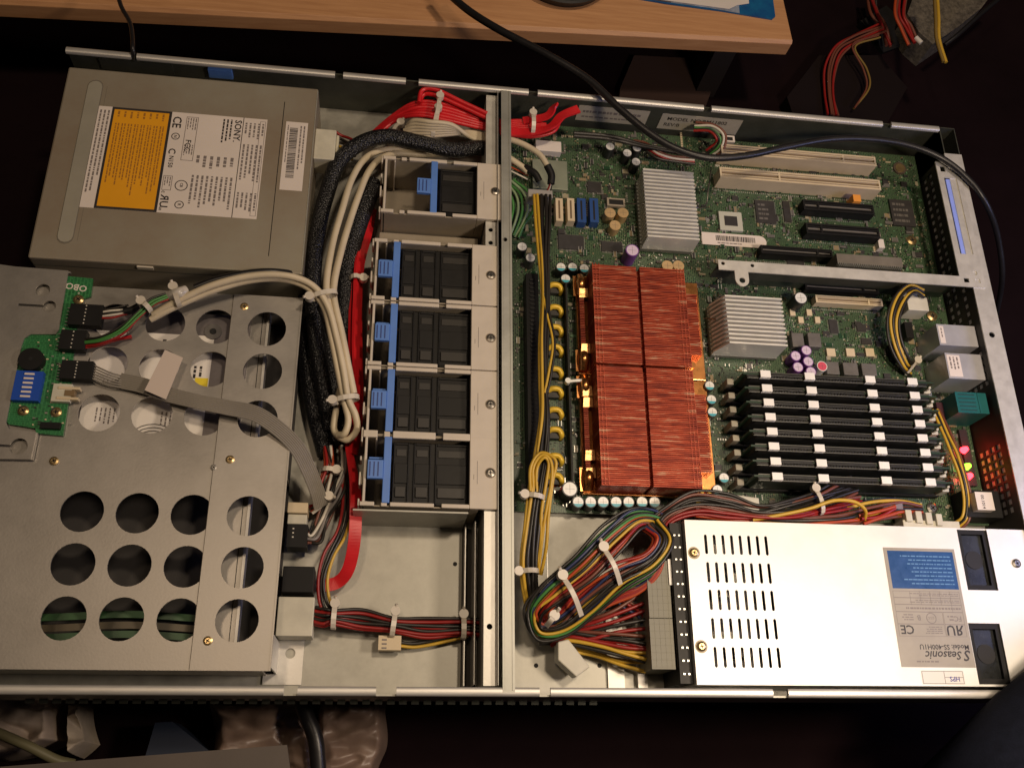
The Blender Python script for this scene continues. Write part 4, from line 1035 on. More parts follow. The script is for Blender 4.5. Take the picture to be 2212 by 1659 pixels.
ccx,ccy=LXb-24,bb0-18.2; q.plate(circ(ccx,ccy,3.4),[circ(ccx,ccy,2.9)],zt+.15,zt+.2,INKG); ut('CCC',2,ccx+2,ccy+.8,INKG)
ut('B',4.5,LXb-31,bb0-16.5,INKG); fine(q,LXb-36,bb0-15.5,LXa+3,bb0-20,zt+.15,3,INKG)
ut('RU',8.6,LXb-3.5,bb0-22.6); ut('CE',7.6,LXa+12.5,bb0-22.8)
fine(q,LXb-18,bb0-23,LXb-32,bb0-28,zt+.15,4,INKG)
ut('Model: SS-400H1U',4.3,LXb-2.0,LYa+13.6)
ut('Seasonic',7.0,LXb-7.5,LYa+9.6); ut('S',9,LXb-1.6,LYa+10.2); fine(q,LXb-24,LYa+2.4,LXa+3,LYa+4.4,zt+.15,1,INKG)
q.build('label',None,ps)
q=MB(); a=W(1985,1447,zt);b=W(2083,1482,zt); x0,x1=a.x+1,b.x+1; y0,y1=PY0+1,a.y
q.box(x0,y0,zt+.02,x1,y1,zt+.12,mat('sticker_bright',(.8,.78,.74),.4))
q.plate(rect(x0+.5,y0+.4,x1-.5,y1-.4),[rect(x0+.8,y0+.7,x0+15,y1-.7),rect(x0+15.3,y0+.7,x1-.8,(y0+y1)/2-.1),rect(x0+15.3,(y0+y1)/2+.2,x1-.8,y1-.7)],zt+.12,zt+.16,INKG)
q.text('HPS',4,TT(x1-3,y0+4.6,zt+.17,R(180)),mat('ink_blue',(.05,.05,.3),.5)); q.build('small_sticker',None,ps)
# connector board on its left end
cb=thing('power_connector_block','milky multi pin connector block between wires and power supply','connector',(408,60,5))
q=MB(); xa=W(1400,1300,33).x; xb2=W(1450,1300,33).x; ya=W(1420,1445,33).y; yb2=W(1420,1210,33).y; yq=(W(1420,1335,33).y)
q.box(xa,ya,3,xb2,yq-.2,33); q.box(xa+.3,yq+.2,3,xb2,yb2,33); 
for i in range(int((yb2-ya)/4.2)): q.box(xa+.8,ya+1.2+i*4.2,33,xb2-.6,ya+1.5+i*4.2,33.1,mat('nylon_line',(.2,.19,.14),.5))
for i in range(5): q.box(xa+3+i*3.2,ya+1,33,xa+3.2+i*3.2,yb2-1,33.1,MATS['nylon_line'])
q.build('plug_housing',mat('dull_nylon',(.30,.29,.22),.4,0,.15,80),cb,bevel=.4)
q=MB(); xc=W(1458,1300,36).x; q.box(xc,PY0+1,2,PX0-.3,PY1-1,36,BLACKG)
for i in range(12):
    y=PY0+6+i*7.6; q.box(xc+2,y,36,xc+3.2,y+1,36.5,TIN); q.box(xc+5,y,36,xc+6.2,y+1,36.5,TIN)
q.build('pin_board',None,cb)
q=MB(); p=W(1448,1240,37); q.box(p.x,p.y-6,33.2,p.x+3,p.y+10,34,CLIP); q.build('tape',None,cb)

# ================================================================== CABLES
def perp(P,i):
    t=(P[min(i+1,len(P)-1)]-P[max(i-1,0)]); v=Vector((-t.y,t.x,0)); return v.normalized() if v.length>1e-6 else Vector((0,1,0))
def bundle(name,label,cat,pts,wires,r,group=None,wob=.25,spread=1.0,ties=(),parent=None,seed=1,seg=7):
    """wires: list of materials laid side by side (rows)"""
    rnd=random.Random(seed)
    P=[W(*p[:3]) for p in pts]
    t=thing(name,label,cat,tuple(P[0]),group) if len(wires)>1 or ties else None
    n=len(wires); rowsN=2 if n>5 else 1
    per=math.ceil(n/rowsN)
    for k,m in enumerate(wires):
        row=k//per; kk=k%per; o=(kk-(per-1)/2)*r*2.05*spread+(row*.9*r); hz=row*r*1.6
        Q=[]
        for i,p in enumerate(P):
            d=perp(P,i); s=pts[i][3] if len(pts[i])>3 else 1
            Q.append(p+d*(o*s+rnd.uniform(-wob,wob)*r*1.5)+Vector((0,0,hz+rnd.uniform(-wob,wob)*r*1.5)))
        q=MB(); q.tube(Q,r,8,m,seg); ob=q.build('wire',None,t)
        if t is None: tag(ob,label,cat,group); ob.name=name; return ob
    for (i,hd_) in ties: make_tie(P,i,per*r*1.05*spread+.8,rowsN*r*1.6+r+.6,t,hd_)
    return t
def make_tie(P,i,hw,hh,parent,hd_=1,m=None):
    i0=int(i); fr=i-i0
    p=P[i0].lerp(P[min(i0+1,len(P)-1)],fr); d=perp(P,i0); tdir=(P[min(i0+1,len(P)-1)]-P[i0]).normalized()
    q=MB(); pts=[]
    for k in range(15):
        a=2*math.pi*k/14; pts.append(p+d*(math.cos(a)*hw)+Vector((0,0,hh*.35+math.sin(a)*hh)))
    # band as ribbon of width 3
    N=len(pts); vs=[]
    for c in pts:
        vs+= [c-tdir*1.5,c+tdir*1.5]
    q.add(vs,[(2*j,2*j+1,2*j+3,2*j+2) for j in range(N-1)])
    vs2=[]
    for j,c in enumerate(pts):
        a=2*math.pi*j/14; nrm=(d*math.cos(a)+Vector((0,0,math.sin(a))))*.7
        vs2+=[c-tdir*1.5+nrm,c+tdir*1.5+nrm]
    o=len(vs); q.add(vs2,[(2*j+2,2*j+3,2*j+1,2*j) for j in range(N-1)])
    hp=p+d*(hw*hd_+hd_*1.2)+Vector((0,0,hh*.9))
    q.cyl(hp.x,hp.y,hp.z-2.4,hp.z+1.6,2.9,16)
    q.tube([hp+d*hd_*1,hp+d*hd_*4+Vector((0,0,1.5))],1.0,8)
    return q.build('cable_tie',m or NYL,parent)

# big black mains cord
pc=[(950,-30,22),(1010,22,30),(1080,66,40),(1180,118,47),(1270,172,50),(1335,232,52),(1400,286,52),(1460,322,52),(1530,341,52),(1610,337,52),(1700,318,52),(1780,303,52),(1860,300,52),(1950,311,51),(2030,340,50),(2090,386,48),(2130,440,42),(2155,510,20),(2165,600,-10),(2150,690,-60)]
q=MB(); q.tube([W(*p) for p in pc],2.75,16,RUB,8,rf=lambda t:1.12-.35*t); tag(q.build('mains_cable'),'thick black cord draped diagonally across the desk and over the case','cable')
q=MB(); q.tube([W(252,-20,30),W(262,15,35),(W(280,48,40)),W(286,80,44),W(287,110,46),W(290,140,30)],1.6,10,RUB); tag(q.build('thin_lead'),'thin dark lead hanging from the desk onto the case rim above the optical drive','cable')

# red data cables (top)
rt=thing('red_data_cables','coiled bright red data cables tied together behind the lone fan','cable',(260,390,25))
for k in range(6):
    q=MB(); off=k*5.6
    q.tube([W(800,292+k*3,14+k),W(850,250+off*.5,22),W(900,222+off,30+k%3),W(960,226+off*1.2,32+k%2),W(1030,250+off*.9,30),W(1080,262+off*.8,26),W(1130,262+off*.7,28),W(1180,270+off*.3,30)],1.55,8,REDC); q.build('red_lead',None,rt)
q=MB(); q.tube([W(905,222,36),W(912,196,37),W(940,194,38),W(1000,222,38),W(1052,246,37)],1.7,8,REDC); q.tube([W(908,216,33),W(918,204,34),W(945,208,36),W(1000,232,36),W(1052,256,35)],1.6,8,REDC); q.build('red_lead',None,rt)
q=MB(); q.ribbon([W(1080,284,28),W(1140,286,30),W(1190,274,32),W(1215,250,34),W(1250,236,36)],7,1.6,REDC,8,[0,10,30,20,5]); q.ribbon([W(1130,262,30),W(1180,252,34),W(1196,232,38),W(1200,226,38)],6,1.5,REDC,8,[0,10,50,60]); q.build('flat_lead',None,rt)
q=MB(); q.tube([W(1100,292,24),W(1150,296,26),W(1195,285,28),W(1210,262,30)],1.4,8,REDC); q.build('red_lead',None,rt)
P=[W(900,240,34),W(960,250,34),W(1050,262,30)]; make_tie(P,0.75,12,5,rt,1); P=[W(1110,268,30),W(1150,272,30),W(1200,275,30)]; make_tie(P,1,7,5,rt,1)
# red ribbons going down along the fans
rd=thing('red_flat_cables','flat red data cables squeezed between black sleeve and fan stack','cable',(208,240,10))
for k,(dx_,zz) in enumerate([(0,30),(7,25),(-8,27)]):
    q=MB(); q.ribbon([W(798+dx_,450,zz-16),W(786+dx_,510,zz-8),W(774+dx_*.8,570,zz),W(769+dx_,650,zz),W(768+dx_,740,zz),W(770+dx_,830,zz-4),W(768+dx_,910,zz-8),W(760+dx_*.4,980,zz-10)],7,1.6,REDC,8,[40,50,60,70,60,60,60,50]); q.build('flat_lead',None,rd)
make_tie([W(768,600,26),W(769,640,26),W(769,700,26)],.3,4,8,rd,1)
q=MB(); q.ribbon([W(752,960,20),W(766,1040,22),W(768,1100,24),(W(765,1170,22)),W(752,1230,16),W(728,1258,12),W(690,1266,12)],7.6,1.8,REDC,10,[70,50,15,10,5,5,0])
tag(q.build('red_flat_cable'),'wide flat red cable curving into the black plug by the drive cage','cable')

# cream cables
cr=thing('cream_cables','thick cream shielded cables arching over the drive cage and down to a tied loop','cable',(150,260,40))
paths=[[(325,690,46),(380,662,50),(460,628,54),(540,606,56),(610,603,56),(665,622,54),(700,664,50),(716,730,46),(730,800,42),(742,860,38),(752,905,36),(745,935,34),(730,940,30)],
 [(330,680,47),(385,650,53),(460,616,58),(545,596,60),(620,596,60),(675,617,57),(708,662,53),(727,730,48),(742,800,44),(752,860,40),(768,898,37),(770,930,33),(748,950,30),(722,930,28),(726,885,30),(735,840,32)]]
for i,pa in enumerate(paths):
    q=MB(); q.tube([W(*p) for p in pa],2.15,12,CREAM,8); q.build('cable',None,cr)
P=[W(385,640,53),W(388,655,53),W(405,650,53)]
q=MB(); q.tube([W(365,640,52),W(383,634,56),W(402,628,54)],3.4,12,mat('clear_tape',(.6,.56,.5),.25,0,.3,200)); q.build('tape_wrap',None,cr)
make_tie([W(377,648,52),W(392,642,53),W(410,636,53)],.4,5.5,4.4,cr,1)
make_tie([W(735,800,43),W(748,860,38),W(752,900,36)],1.1,7.5,4,cr,-1)
make_tie([W(700,640,52),W(716,700,50),W(722,740,50)],.0,8,4,cr,-1)
c2=thing('cream_cables','pair of cream shielded cables running down beside the black sleeve from the top','cable',(200,350,20))
for i,pa in enumerate([[(960,322,14),(900,322,16),(850,322,20),(810,330,26),(782,350,33),(758,392,38),(740,450,42),(720,520,45),(706,600,48),(708,650,48),(722,700,46),(736,760,42),(744,800,40)],[(960,332,12),(900,334,14),(860,332,18),(824,342,28),(796,372,34),(774,425,38),(752,490,42),(735,550,46),(722,610,48),(722,650,48),(738,720,46),(752,790,42),(764,850,38)]]):
    q=MB(); q.tube([W(*p) for p in pa],2.3,12,CREAM,8); q.build('cable',None,c2)
c3=thing('cream_cables','fan of cream cables tied in front of the red coil at the top','cable',(230,370,25))
for k in range(6):
    q=MB(); q.tube([W(862+k*4,300-k*6,24+k*2),W(895,292-k*7+4,30+k*2),W(930,286-k*6+8,34+k*2),W(975,280-k*4+10,34+k*1.5),W(1015,286+k*2,30),W(1060,296+k*3,24)],1.7,10,CREAM); q.build('cable',None,c3)
make_tie([W(930,268,34),W(950,272,34),W(975,278,34)],.5,11,5,c3,1); make_tie([W(850,280,24),W(862,284,26),W(880,286,28)],.5,4,4,c3,1)
# cream to board
c4=thing('cream_cable','single cream cable with black shrink tube bending over the grey chip','cable',(330,370,15))
q=MB(); q.tube([W(1090,298,24),W(1130,312,28),W(1165,334,30),W(1184,362,30)],2.2,12,CREAM); q.build('cable',None,c4)
q=MB(); q.tube([W(1182,358,30),W(1191,378,28),W(1190,398,26)],2.8,12,BLACK); q.build('shrink_tube',None,c4)
for k,m in enumerate([RED,WHW,BLK]):
    q=MB(); q.tube([W(1189+k*2,396,26),W(1184+k*3,408,22),W(1178+k*4,418,18)],.6,6,m); q.build('wire',None,c4)
c5=thing('cream_cable','short cream cable with black sleeve end tucked behind the cross bar','cable',(320,350,12))
q=MB(); q.tube([W(1085,332,20),W(1110,348,20),W(1130,362,20),W(1140,372,20)],2.2,12,CREAM); q.build('cable',None,c5)
q=MB(); q.tube([W(1134,362,20),W(1155,375,22),W(1165,392,20)],2.6,12,BLACK); q.build('shrink_tube',None,c5)
for k,m in enumerate([RED,ORA,WHW]):
    q=MB(); q.tube([W(1100,352+k*8,16),W(1120,360+k*9,16),W(1140,372+k*8,14)],.7,6,m); q.build('wire',None,c5)
bundle('green_wires','spray of pale green wires between cross bar and main power plug','wires',[(1098,395,14),(1122,420,16,1.6),(1130,450,16,1.8),(1120,480,14,1.2),(1108,510,10)],[GRN,mat('pale_green_wire',(.28,.38,.22),.4),GRN,MATS['pale_green_wire'],GRN],1.0,wob=.6,seed=3)

# black sleeves
q=MB(); q.tube([W(*p) for p in [(1062,322,22),(1028,320,26),(978,325,30),(911,310,33),(838,296,35),(780,310,35),(732,350,33),(704,425,31),(688,490,29),(679,560,26),(676,640,24),(684,740,22),(700,840,18),(716,930,14)]],5.6,16,SLV,8); tag(q.build('cable_sleeve'),'thick black braided sleeve arching from the cross bar down past the optical drive','cable sleeve')
q=MB(); q.tube([W(*p) for p in [(808,398,24),(792,430,26),(775,475,28),(758,530,28),(748,590,26),(745,660,24),(748,740,20),(750,820,16),(748,900,12)]],7.2,16,SLV,8); tag(q.build('cable_sleeve'),'second black braided sleeve tucked under the pair of cream cables','cable sleeve')
q=MB(); q.tube([W(*p) for p in [(690,650,14),(702,720,14),(714,800,14),(724,880,12),(735,955,10)]],7.5,14,SLV,8); tag(q.build('cable_sleeve'),'lower black sleeve disappearing below the cream loop','cable sleeve')
q=MB(); q.tube([W(*p) for p in [(668,590,9),(662,680,9),(666,780,9),(680,880,9),(706,980,9)]],6.5,14,SLV,8); tag(q.build('cable_sleeve'),'added black sleeve standing in for deep shade along the drive cage edge','cable sleeve')  # sleeve added to darken the shaded gap beside the cage
q=MB(); q.tube([W(*p) for p in [(420,622,47),(470,604,47),(540,590,46),(600,588,44),(650,600,36),(676,640,30)]],2.3,12,RUB,8); tag(q.build('black_cable'),'black cable running just above the cream arch along the optical drive','cable')
q=MB(); q.tube([W(*p) for p in [(690,660,40),(712,720,38),(735,800,34),(748,870,30),(752,920,26)]],2.2,12,mat('printed_black',(.03,.03,.035),.4,0,.8,200),8); tag(q.build('black_cable'),'black printed cable hugging the left of the cream loop','cable')

# panel wires
def wires(label,pts,cols_,r=.65,name='thin_wires',ties=(),spread=1.0,wob=.4,seed=2): return bundle(name,label,'wires',pts,cols_,r,wob=wob,spread=spread,ties=ties,seed=seed)
wires('short black and white wires leaving the topmost black plug of the panel board',[(216,680,47),(240,676,48),(268,672,47),(282,668,46)],[RED,WHW,BLK,WHW,BLK],.7)
q=MB(); q.tube([W(268,674,47),W(285,670,47),W(300,662,47)],2.4,10,BLACK); tag(q.build('shrink_tube'),'short black shrink tube on wires above the cage holes','sleeve')
wires('green and red wires curving from the middle panel plug up to the cream cables',[(182,742,47),(220,736,50),(262,716,52),(300,682,54),(330,655,55),(362,642,54)],[RED,BRW,GRN,GRN,GRN,BLK],.75,ties=((3.6,1),),seed=4)
wires('red wires fanning from the middle panel plug across the cage lid',[(181,752,46),(215,744,46),(250,735,44),(285,728,43)],[RED,REDC],.55)
# grey ribbon
fr=thing('ribbon_cable','flat grey ribbon cable wandering across the cage lid from the panel board','cable',(60,190,42))
for k in range(6):
    q=MB(); q.tube([W(196,786+k*6,46),W(215,795+k*6,46),W(240,806+k*5.4,46),W(262,812+k*5,45)],.55,6,GREYB); q.build('strand',None,fr)
q=MB(); q.ribbon([W(258,822,45),W(310,833,46),W(360,851,47),(W(430,868,49)),W(490,880,50),W(550,893,50),W(600,925,47),W(640,965,42),W(665,1010,34),W(685,1060,26),W(694,1095,18)],9.6,1.0,GREYB,8,[-10,-4,0,8,2,-8,-6,0,10,20,20],ribs=8); q.build('ribbon',None,fr)
q=MB(); a=[W(x,y,51)[:2] for x,y in [(356,755),(395,772),(358,862),(312,842)]]; q.prism(a,50.2,50.5,mat('tag_paper',(.62,.52,.45),.6)); tag(q.build('paper_tag'),'blank pale paper tag folded over the grey ribbon cable','paper tag')

# connectors right of cage
def plug(label,a,b,z0,z1,m,name='plug',bev=.5,extra=None):
    q=MB(); q.pbox(a,b,z0,z1,m); 
    if extra: extra(q,W(*a,z1),W(*b,z1),z1)
    return tag(q.build(name,None,None,bevel=bev),label,'plug')
plug('large milky white connector lowest beside the drive cage edge',(602,1288),(674,1374),6,24,NAT)
plug('bulky black power plug between cage edge and red flat cable',(612,1222),(676,1280),8,24,BLACK)
def ex(q,p,r_,z):
    for i in range(3): q.box(p.x+3,p.y-3-i*2.6,z,p.x+4,p.y-2.2-i*2.6,z+.1,WHW)
plug('small black four pin plug above the bulky black plug',(622,1132),(662,1182),8,22,BLACK,extra=ex)
plug('cream two part plug at the cage edge under the orange wires',(622,1084),(664,1108),8,22,SLOTC); plug('lower half of the cream plug pair at the cage edge',(622,1110),(662,1132),8,20,NAT)
bundle('orange_wires','orange and brown twisted wires dropping from under the cream loop','wires',[(708,965,16),(712,1010,18),(700,1050,18),(690,1085,14),(668,1100,14)],[ORA,BRW,ORA,RED,BLK,WHW],1.0,ties=((1.2,1),(2.6,1)),wob=.9,seed=9)
bundle('brown_wires','tangle of brown, grey and black wires left of the red flat cable','wires',[(745,965,10),(740,1020,12),(722,1070,14),(700,1120,12),(680,1160,14),(664,1160,14)],[BRW,BLK,GRW,BRW,BLK,WHW,GRW,BLK],1.0,wob=1.3,seed=12)
bundle('drive_power_wires','red, black and yellow wires curving around the black plug down to the tie','wires',[(748,1020,12),(750,1090,16),(738,1150,20),(712,1200,22),(697,1250,22),(700,1300,20),(722,1332,18)],[RED,BLK,BLK,YEL],1.0,wob=.4,seed=5)
bundle('drive_power_wires','red and black harness running right along the bottom floor to the cross bar','wires',[(676,1330,16),(700,1335,18),(722,1334,18,.7),(780,1340,14,1.1),(850,1350,14,.8),(920,1358,12,1.1),(1000,1356,12,.9),(1050,1358,12)],[RED,BLK,RED,BLK,BLK,RED,BLK,BLK,RED,BLK],1.1,ties=((2,1),(4,1),(6,1)),wob=.4,seed=6)
q=MB(); q.pbox((818,1372),(866,1404),6,14,SLOTC); p=W(818,1372,14)
for i in range(3): q.box(p.x+2,p.y-2-i*2.4,14,p.x+5,p.y-3-i*2.4,14.1,INKG)
tag(q.build('small_plug',None,None,bevel=.5),'little cream plug dangling below the bottom harness','plug')
bundle('yellow_wires','yellow and black pair leaving the little cream plug to the right','wires',[(864,1390,10),(900,1394,8),(960,1382,8),(1010,1370,8)],[YEL,BLK],1.0)

# main power wires yellow/black beside cross bar
bundle('main_power_wires','yellow and black wires running from the main power plug down past the coils','wires',[(1168,424,28,1.3),(1170,480,32,1.1),(1174,560,34,.7),(1176,640,34,.6),(1172,740,34,.6),(1172,830,34,.5),(1176,900,34,.6),(1168,985,34,.9),(1156,1060,34,.9),(1146,1140,30),(1140,1220,26,1.1),(1148,1300,18),(1172,1370,12)],[YEL,BLK,BLK,BLK,YEL,BLK,BLK,BLK],1.15,ties=((8.2,-1),(10.2,-1)),wob=.4,seed=8)
bundle('yellow_loop','bright yellow wires bending back in a hoop beside the lowest coils','wires',[(1152,1062,36),(1153,1010,38),(1172,984,40),(1192,998,40),(1188,1040,38),(1178,1110,34),(1172,1180,28),(1160,1240,22)],[YEL,YEL,YEL],1.1,wob=.5,seed=10)
bundle('yellow_loop','loose yellow wire bowing out beside the upper coils','wires',[(1176,640,36),(1184,680,37),(1196,740,38),(1188,800,37),(1178,850,36)],[YEL,BLK],.9,wob=.3,seed=15)
# rainbow loop harness
lp=thing('looped_harness','rainbow bundle of wires folded into two big loops left of the power supply','wire harness',(370,60,20))
cols2=[BLK,GRN,BLW,BLK,ORA,YEL,BLK,RED,RED,ORA,BLK,BLW,BLK,GRN,ORA,BLK,YEL,RED,BRW,BLK]
base=[(1440,1175,16),(1424,1132,28),(1376,1120,36),(1325,1160,38),(1258,1226,36),(1190,1282,30),(1156,1325,26),(1168,1360,22),(1212,1352,24),(1266,1304,30),(1335,1250,36),(1402,1214,38),(1432,1168,38),(1404,1132,34)]
for k,m in enumerate(cols2):
    rn=random.Random(k+40); P=[W(*p) for p in base]; Q=[]
    lane=(k%10)-4.5; row=k//10; l2=((k*7)%10)-4.5
    for i,p in enumerate(P):
        d=perp(P,i); f=max(0,min(1,(i-5)/3)); ln=lane*(1-f)+l2*f if row else lane
        w_=1.0 if i in (3,4,9,10) else .72
        Q.append(p+d*(ln*1.9*w_+rn.uniform(-1.3,1.3))+Vector((0,0,row*2.6+rn.uniform(-1.4,1.4))))
    q=MB(); q.tube(Q,1.0,8,m,7); q.build('wire',None,lp)
for k,m in enumerate([ORA,RED,RED,ORA,BRW,BLW]):
    rn=random.Random(k+90)
    q=MB(); q.tube([W(1440,1110+k*5,16),W(1408,1140+k*3,30),W(1432-k*4,1180,36),W(1425-k*3,1235,34),W(1380,1280-k*3,30),W(1310,1310-k*4,26),W(1250,1350-k*2,24),W(1205,1378,20)],1.05,8,m,7); q.build('wire',None,lp)
for k,m in enumerate([RED,RED,BRW,RED]):
    q=MB(); q.tube([W(1430+k*3,1210+k*6,28),W(1400,1250+k*5,30),W(1340,1262+k*7,28),W(1290,1300+k*6,24),W(1240,1350+k*4,20),W(1190,1395,14)],1.1,8,m,7); q.build('wire',None,lp)
def band(p0,p1,parent,wd=3.2,r=2.8):
    q=MB(); a=W(*p0);b=W(*p1); mid=(a+b)/2+Vector((0,0,5)); q.ribbon([a,(a*.7+b*.3)+Vector((0,0,4)),mid,(a*.3+b*.7)+Vector((0,0,4)),b],wd,.9,NYL,6); q.cyl(a.x,a.y,a.z-2,a.z+3.4,r+.4,16,NYL)
    q.tube([a,a+(a-b).normalized()*5+Vector((0,0,3))],1.2,8,NYL); return q.build('cable_tie',None,parent,bevel=.2)
band((1302,1182,42),(1340,1262,40),lp); band((1214,1243,40),(1256,1330,36),lp); band((1196,1330,34),(1180,1352,32),lp)
# wires into block lower
bundle('block_wires','black, red and yellow wires sweeping right into the lower milky connector','wires',[(1165,1375,10),(1230,1378,14),(1300,1388,18,1.2),(1350,1398,20,1.6),(1395,1405,20,1.8)],[BLK,YEL,RED,BLK,YEL,RED,BLK,BRW],1.2,wob=.5,seed=21)
bundle('block_wires','dark red wires rising into the upper part of the milky connector','wires',[(1200,1372,12),(1270,1360,18),(1330,1340,22,1.3),(1395,1320,22,2.2)],[RED,BLK,RED,RED,BRW],1.2,wob=.5,seed=22)
bundle('block_wires','yellow wires lowest of all feeding the milky connector','wires',[(1225,1395,8),(1290,1410,10),(1340,1425,12,1.4),(1395,1432,14,1.8)],[YEL,YEL,BRW],1.2,wob=.5,seed=25)
bundle('block_wires','thin blue and red wires crossing the bright floor ribs','wires',[(1320,1270,20),(1350,1300,20),(1385,1320,18),(1398,1345,18)],[BLW,RED,BRW,BLK],1.0,wob=.7,seed=24)
q=MB(); a=[W(x,y,22)[:2] for x,y in [(1205,1385),(1228,1380),(1275,1440),(1245,1462),(1205,1425)]]; q.prism(a,10,22,NAT); tag(q.build('loose_plug',None,None,bevel=.8),'milky loose plug lying tilted below the looped wires','plug')
# wires above PSU
up=bundle('upper_harness','red and dark wire harness passing between memory modules and power supply','wire harness',[(1408,1150,30,1.1),(1440,1112,32,.8),(1500,1088,34,1.1),(1570,1095,34,1.2),(1640,1108,34,.8),(1710,1102,34),(1770,1085,32,1.2),(1815,1070,28,1.6),(1850,1062,24,1.6)],[RED,RED,BRW,BLK,BLK,BLK,RED,BRW,BLK,BLK,BRW,BLK],1.1,ties=((5.9,1),),wob=.7,seed=30)
bundle('upper_harness','brown and orange wires lowest, hugging the power supply lid edge','wire harness',[(1500,1108,30),(1600,1118,30),(1700,1125,28),(1800,1120,28,1.2),(1880,1105,24,1.4),(1940,1100,20,1.4),(1990,1104,18)],[BRW,YEL,BRW,BLW,ORA,BLK,BRW,YEL],1.2,wob=.8,seed=31)
bundle('yellow_wire','single yellow wire hooping over the harness above the power supply lid','wires',[(1625,1122,34),(1690,1112,38),(1750,1098,40),(1800,1082,42),(1845,1082,40),(1868,1102,36),(1868,1122,30)],[YEL],1.25)
bundle('orange_wires','orange and red wire ends near the rear end of the power supply','wires',[(1860,1122,30),(1900,1112,30),(1935,1100,28)],[ORA,RED,ORA],1.2,wob=.6)
q=MB(); a=[W(x,y,34)[:2] for x,y in [(1562,1064),(1640,1075),(1642,1100),(1620,1112),(1560,1092)]]; q.prism(a,18,34,NAT); tag(q.build('loose_plug',None,None,bevel=.8),'flat milky plug between silver capacitors and the red harness','plug')
q=MB(); 
for i in range(4): q.pbox((1955+i*22,1100+i*3),(1973+i*22,1126+i*3),9,24,NAT)
q.pbox((1950,1122),(2075,1142),9,22,NAT); tag(q.build('socket_row',None,None,bevel=.5),'row of milky connectors at the rear end of the memory modules','socket')
q=MB(); q.pbox((1905,1082),(1952,1100),9,24,mat('purplish_grey',(.2,.17,.2),.5)); tag(q.build('small_socket',None,None,bevel=.5),'greyish socket under the orange wire ends','socket')
bundle('yellow_wires','yellow wires running down the rear wall past the red lights','wires',[(2022,885,18),(2045,935,22),(2062,980,24),(2080,1025,26),(2090,1075,24),(2087,1118,22),(2070,1136,18)],[YEL,BLK,YEL,BRW],1.0,wob=.5,seed=33)
bundle('yellow_wires','yellow and black wires bowing from the rear corner socket down to the board','wires',[(1995,632,26),(1970,622,30),(1945,645,30),(1928,690,28),(1935,740,24),(1955,785,18),(1968,800,10)],[BLK,YEL,BLK,YEL,BLK],1.1,wob=.4,ties=((5.8,1),),seed=34)
q=MB(); q.pbox((1958,640),(2008,672),9,24,NAT); q.box(W(1958,640,24).x,W(1958,640,24).y,9,W(1990,640,24).x,W(1958,640,24).y+8,20,NAT); tag(q.build('corner_socket',None,None,bevel=.5),'milky four pin socket near the rear wall under the steel bracket','socket')
bundle('fan_wires','red, white and green wires curling up near the sticker on the inner wall','wires',[(1500,275,24),(1535,278,28),(1556,296,28),(1552,318,22),(1530,335,16)],[RED,BLK,GRN,WHW,BRW],1.0,wob=.5,seed=35)
bundle('fan_wires','brown and white wires snaking left from under the black cord','wires',[(1500,350,18),(1455,345,18),(1420,335,20),(1390,318,18),(1365,312,16)],[BRW,WHW,RED,BLK],1.0,wob=.7,seed=36)
bundle('black_lead','black lead along the inner wall beneath the two wall stickers','wires',[(1240,290,26),(1320,300,24),(1400,318,22),(1480,330,20)],[BLK,BLK],1.5,wob=.5,seed=37)
# black wiring behind optical plug
bundle('plug_wires','yellow, black and red wires leaving the white plug of the optical drive','wires',[(722,300,30),(738,305,28),(756,315,22),(770,335,16)],[YEL,BLK,BLK,RED],1.1,wob=.5,spread=1.6,seed=38)

# ================================================================== SURROUNDINGS
BAG=mat('crumpled_plastic',(.30,.215,.165),.4,0,.4,14,.7,30,c2=(.15,.10,.08))
from mathutils import noise as mn
def crumple(label,pts,z,h,m=BAG,name='plastic_bag',seed=1,cat='plastic bag',amp=.42):
    A,B,C_,D=[W(x,y,z+h) for x,y in pts]; N=44; vs=[]; q=MB()
    for i in range(N+1):
        for k in range(N+1):
            u,v=i/N,k/N; p=A.lerp(B,u).lerp(D.lerp(C_,u),v)
            e=min(1,min(u,1-u,v,1-v)*7); e=math.sin(e*math.pi/2)
            P_=Vector((p.x*.016+seed*7,p.y*.028,seed)); n=mn.noise(P_)+.6*abs(mn.noise(P_*2.3))-.5*abs(mn.noise(P_*4.1))
            wx=mn.noise(P_*1.3+Vector((5,5,5)))*7; wy=mn.noise(P_*1.3+Vector((9,1,2)))*6
            vs.append(Vector((p.x+wx,p.y+wy,z+e*h*(.75+amp*n))))
    q.add(vs,[(i*(N+1)+k,(i+1)*(N+1)+k,(i+1)*(N+1)+k+1,i*(N+1)+k+1) for i in range(N) for k in range(N)],m,True)
    o=q.build(name,None,None); tag(o,label,cat)
    bm=bmesh.new(); bm.from_mesh(o.data)
    for v in bm.verts: pass
    bmesh.ops.recalc_face_normals(bm,faces=bm.faces); bm.to_mesh(o.data); bm.free()
    return o
crumple('crumpled see-through plastic bag on the floor left of the black hose',[(440,1500),(684,1480),(690,1720),(430,1720)],-91,44,seed=2)
crumple('brownish plastic bag on the floor right of the black hose',[(672,1480),(845,1480),(812,1720),(680,1740)],-91,40,seed=3)
crumple('pale cloth bag in the lower left corner below the case',[(-60,1480),(112,1490),(118,1610),(-60,1640)],-91,50,mat('pale_bag',(.42,.34,.28),.6,0,.3,20,.5,30),seed=4)
crumple('small tied white pouch next to the pale bag',[(116,1510),(152,1516),(166,1600),(124,1640)],-91,46,mat('pouch',(.45,.38,.3),.6,0,.3,30),'pouch',5,'pouch')
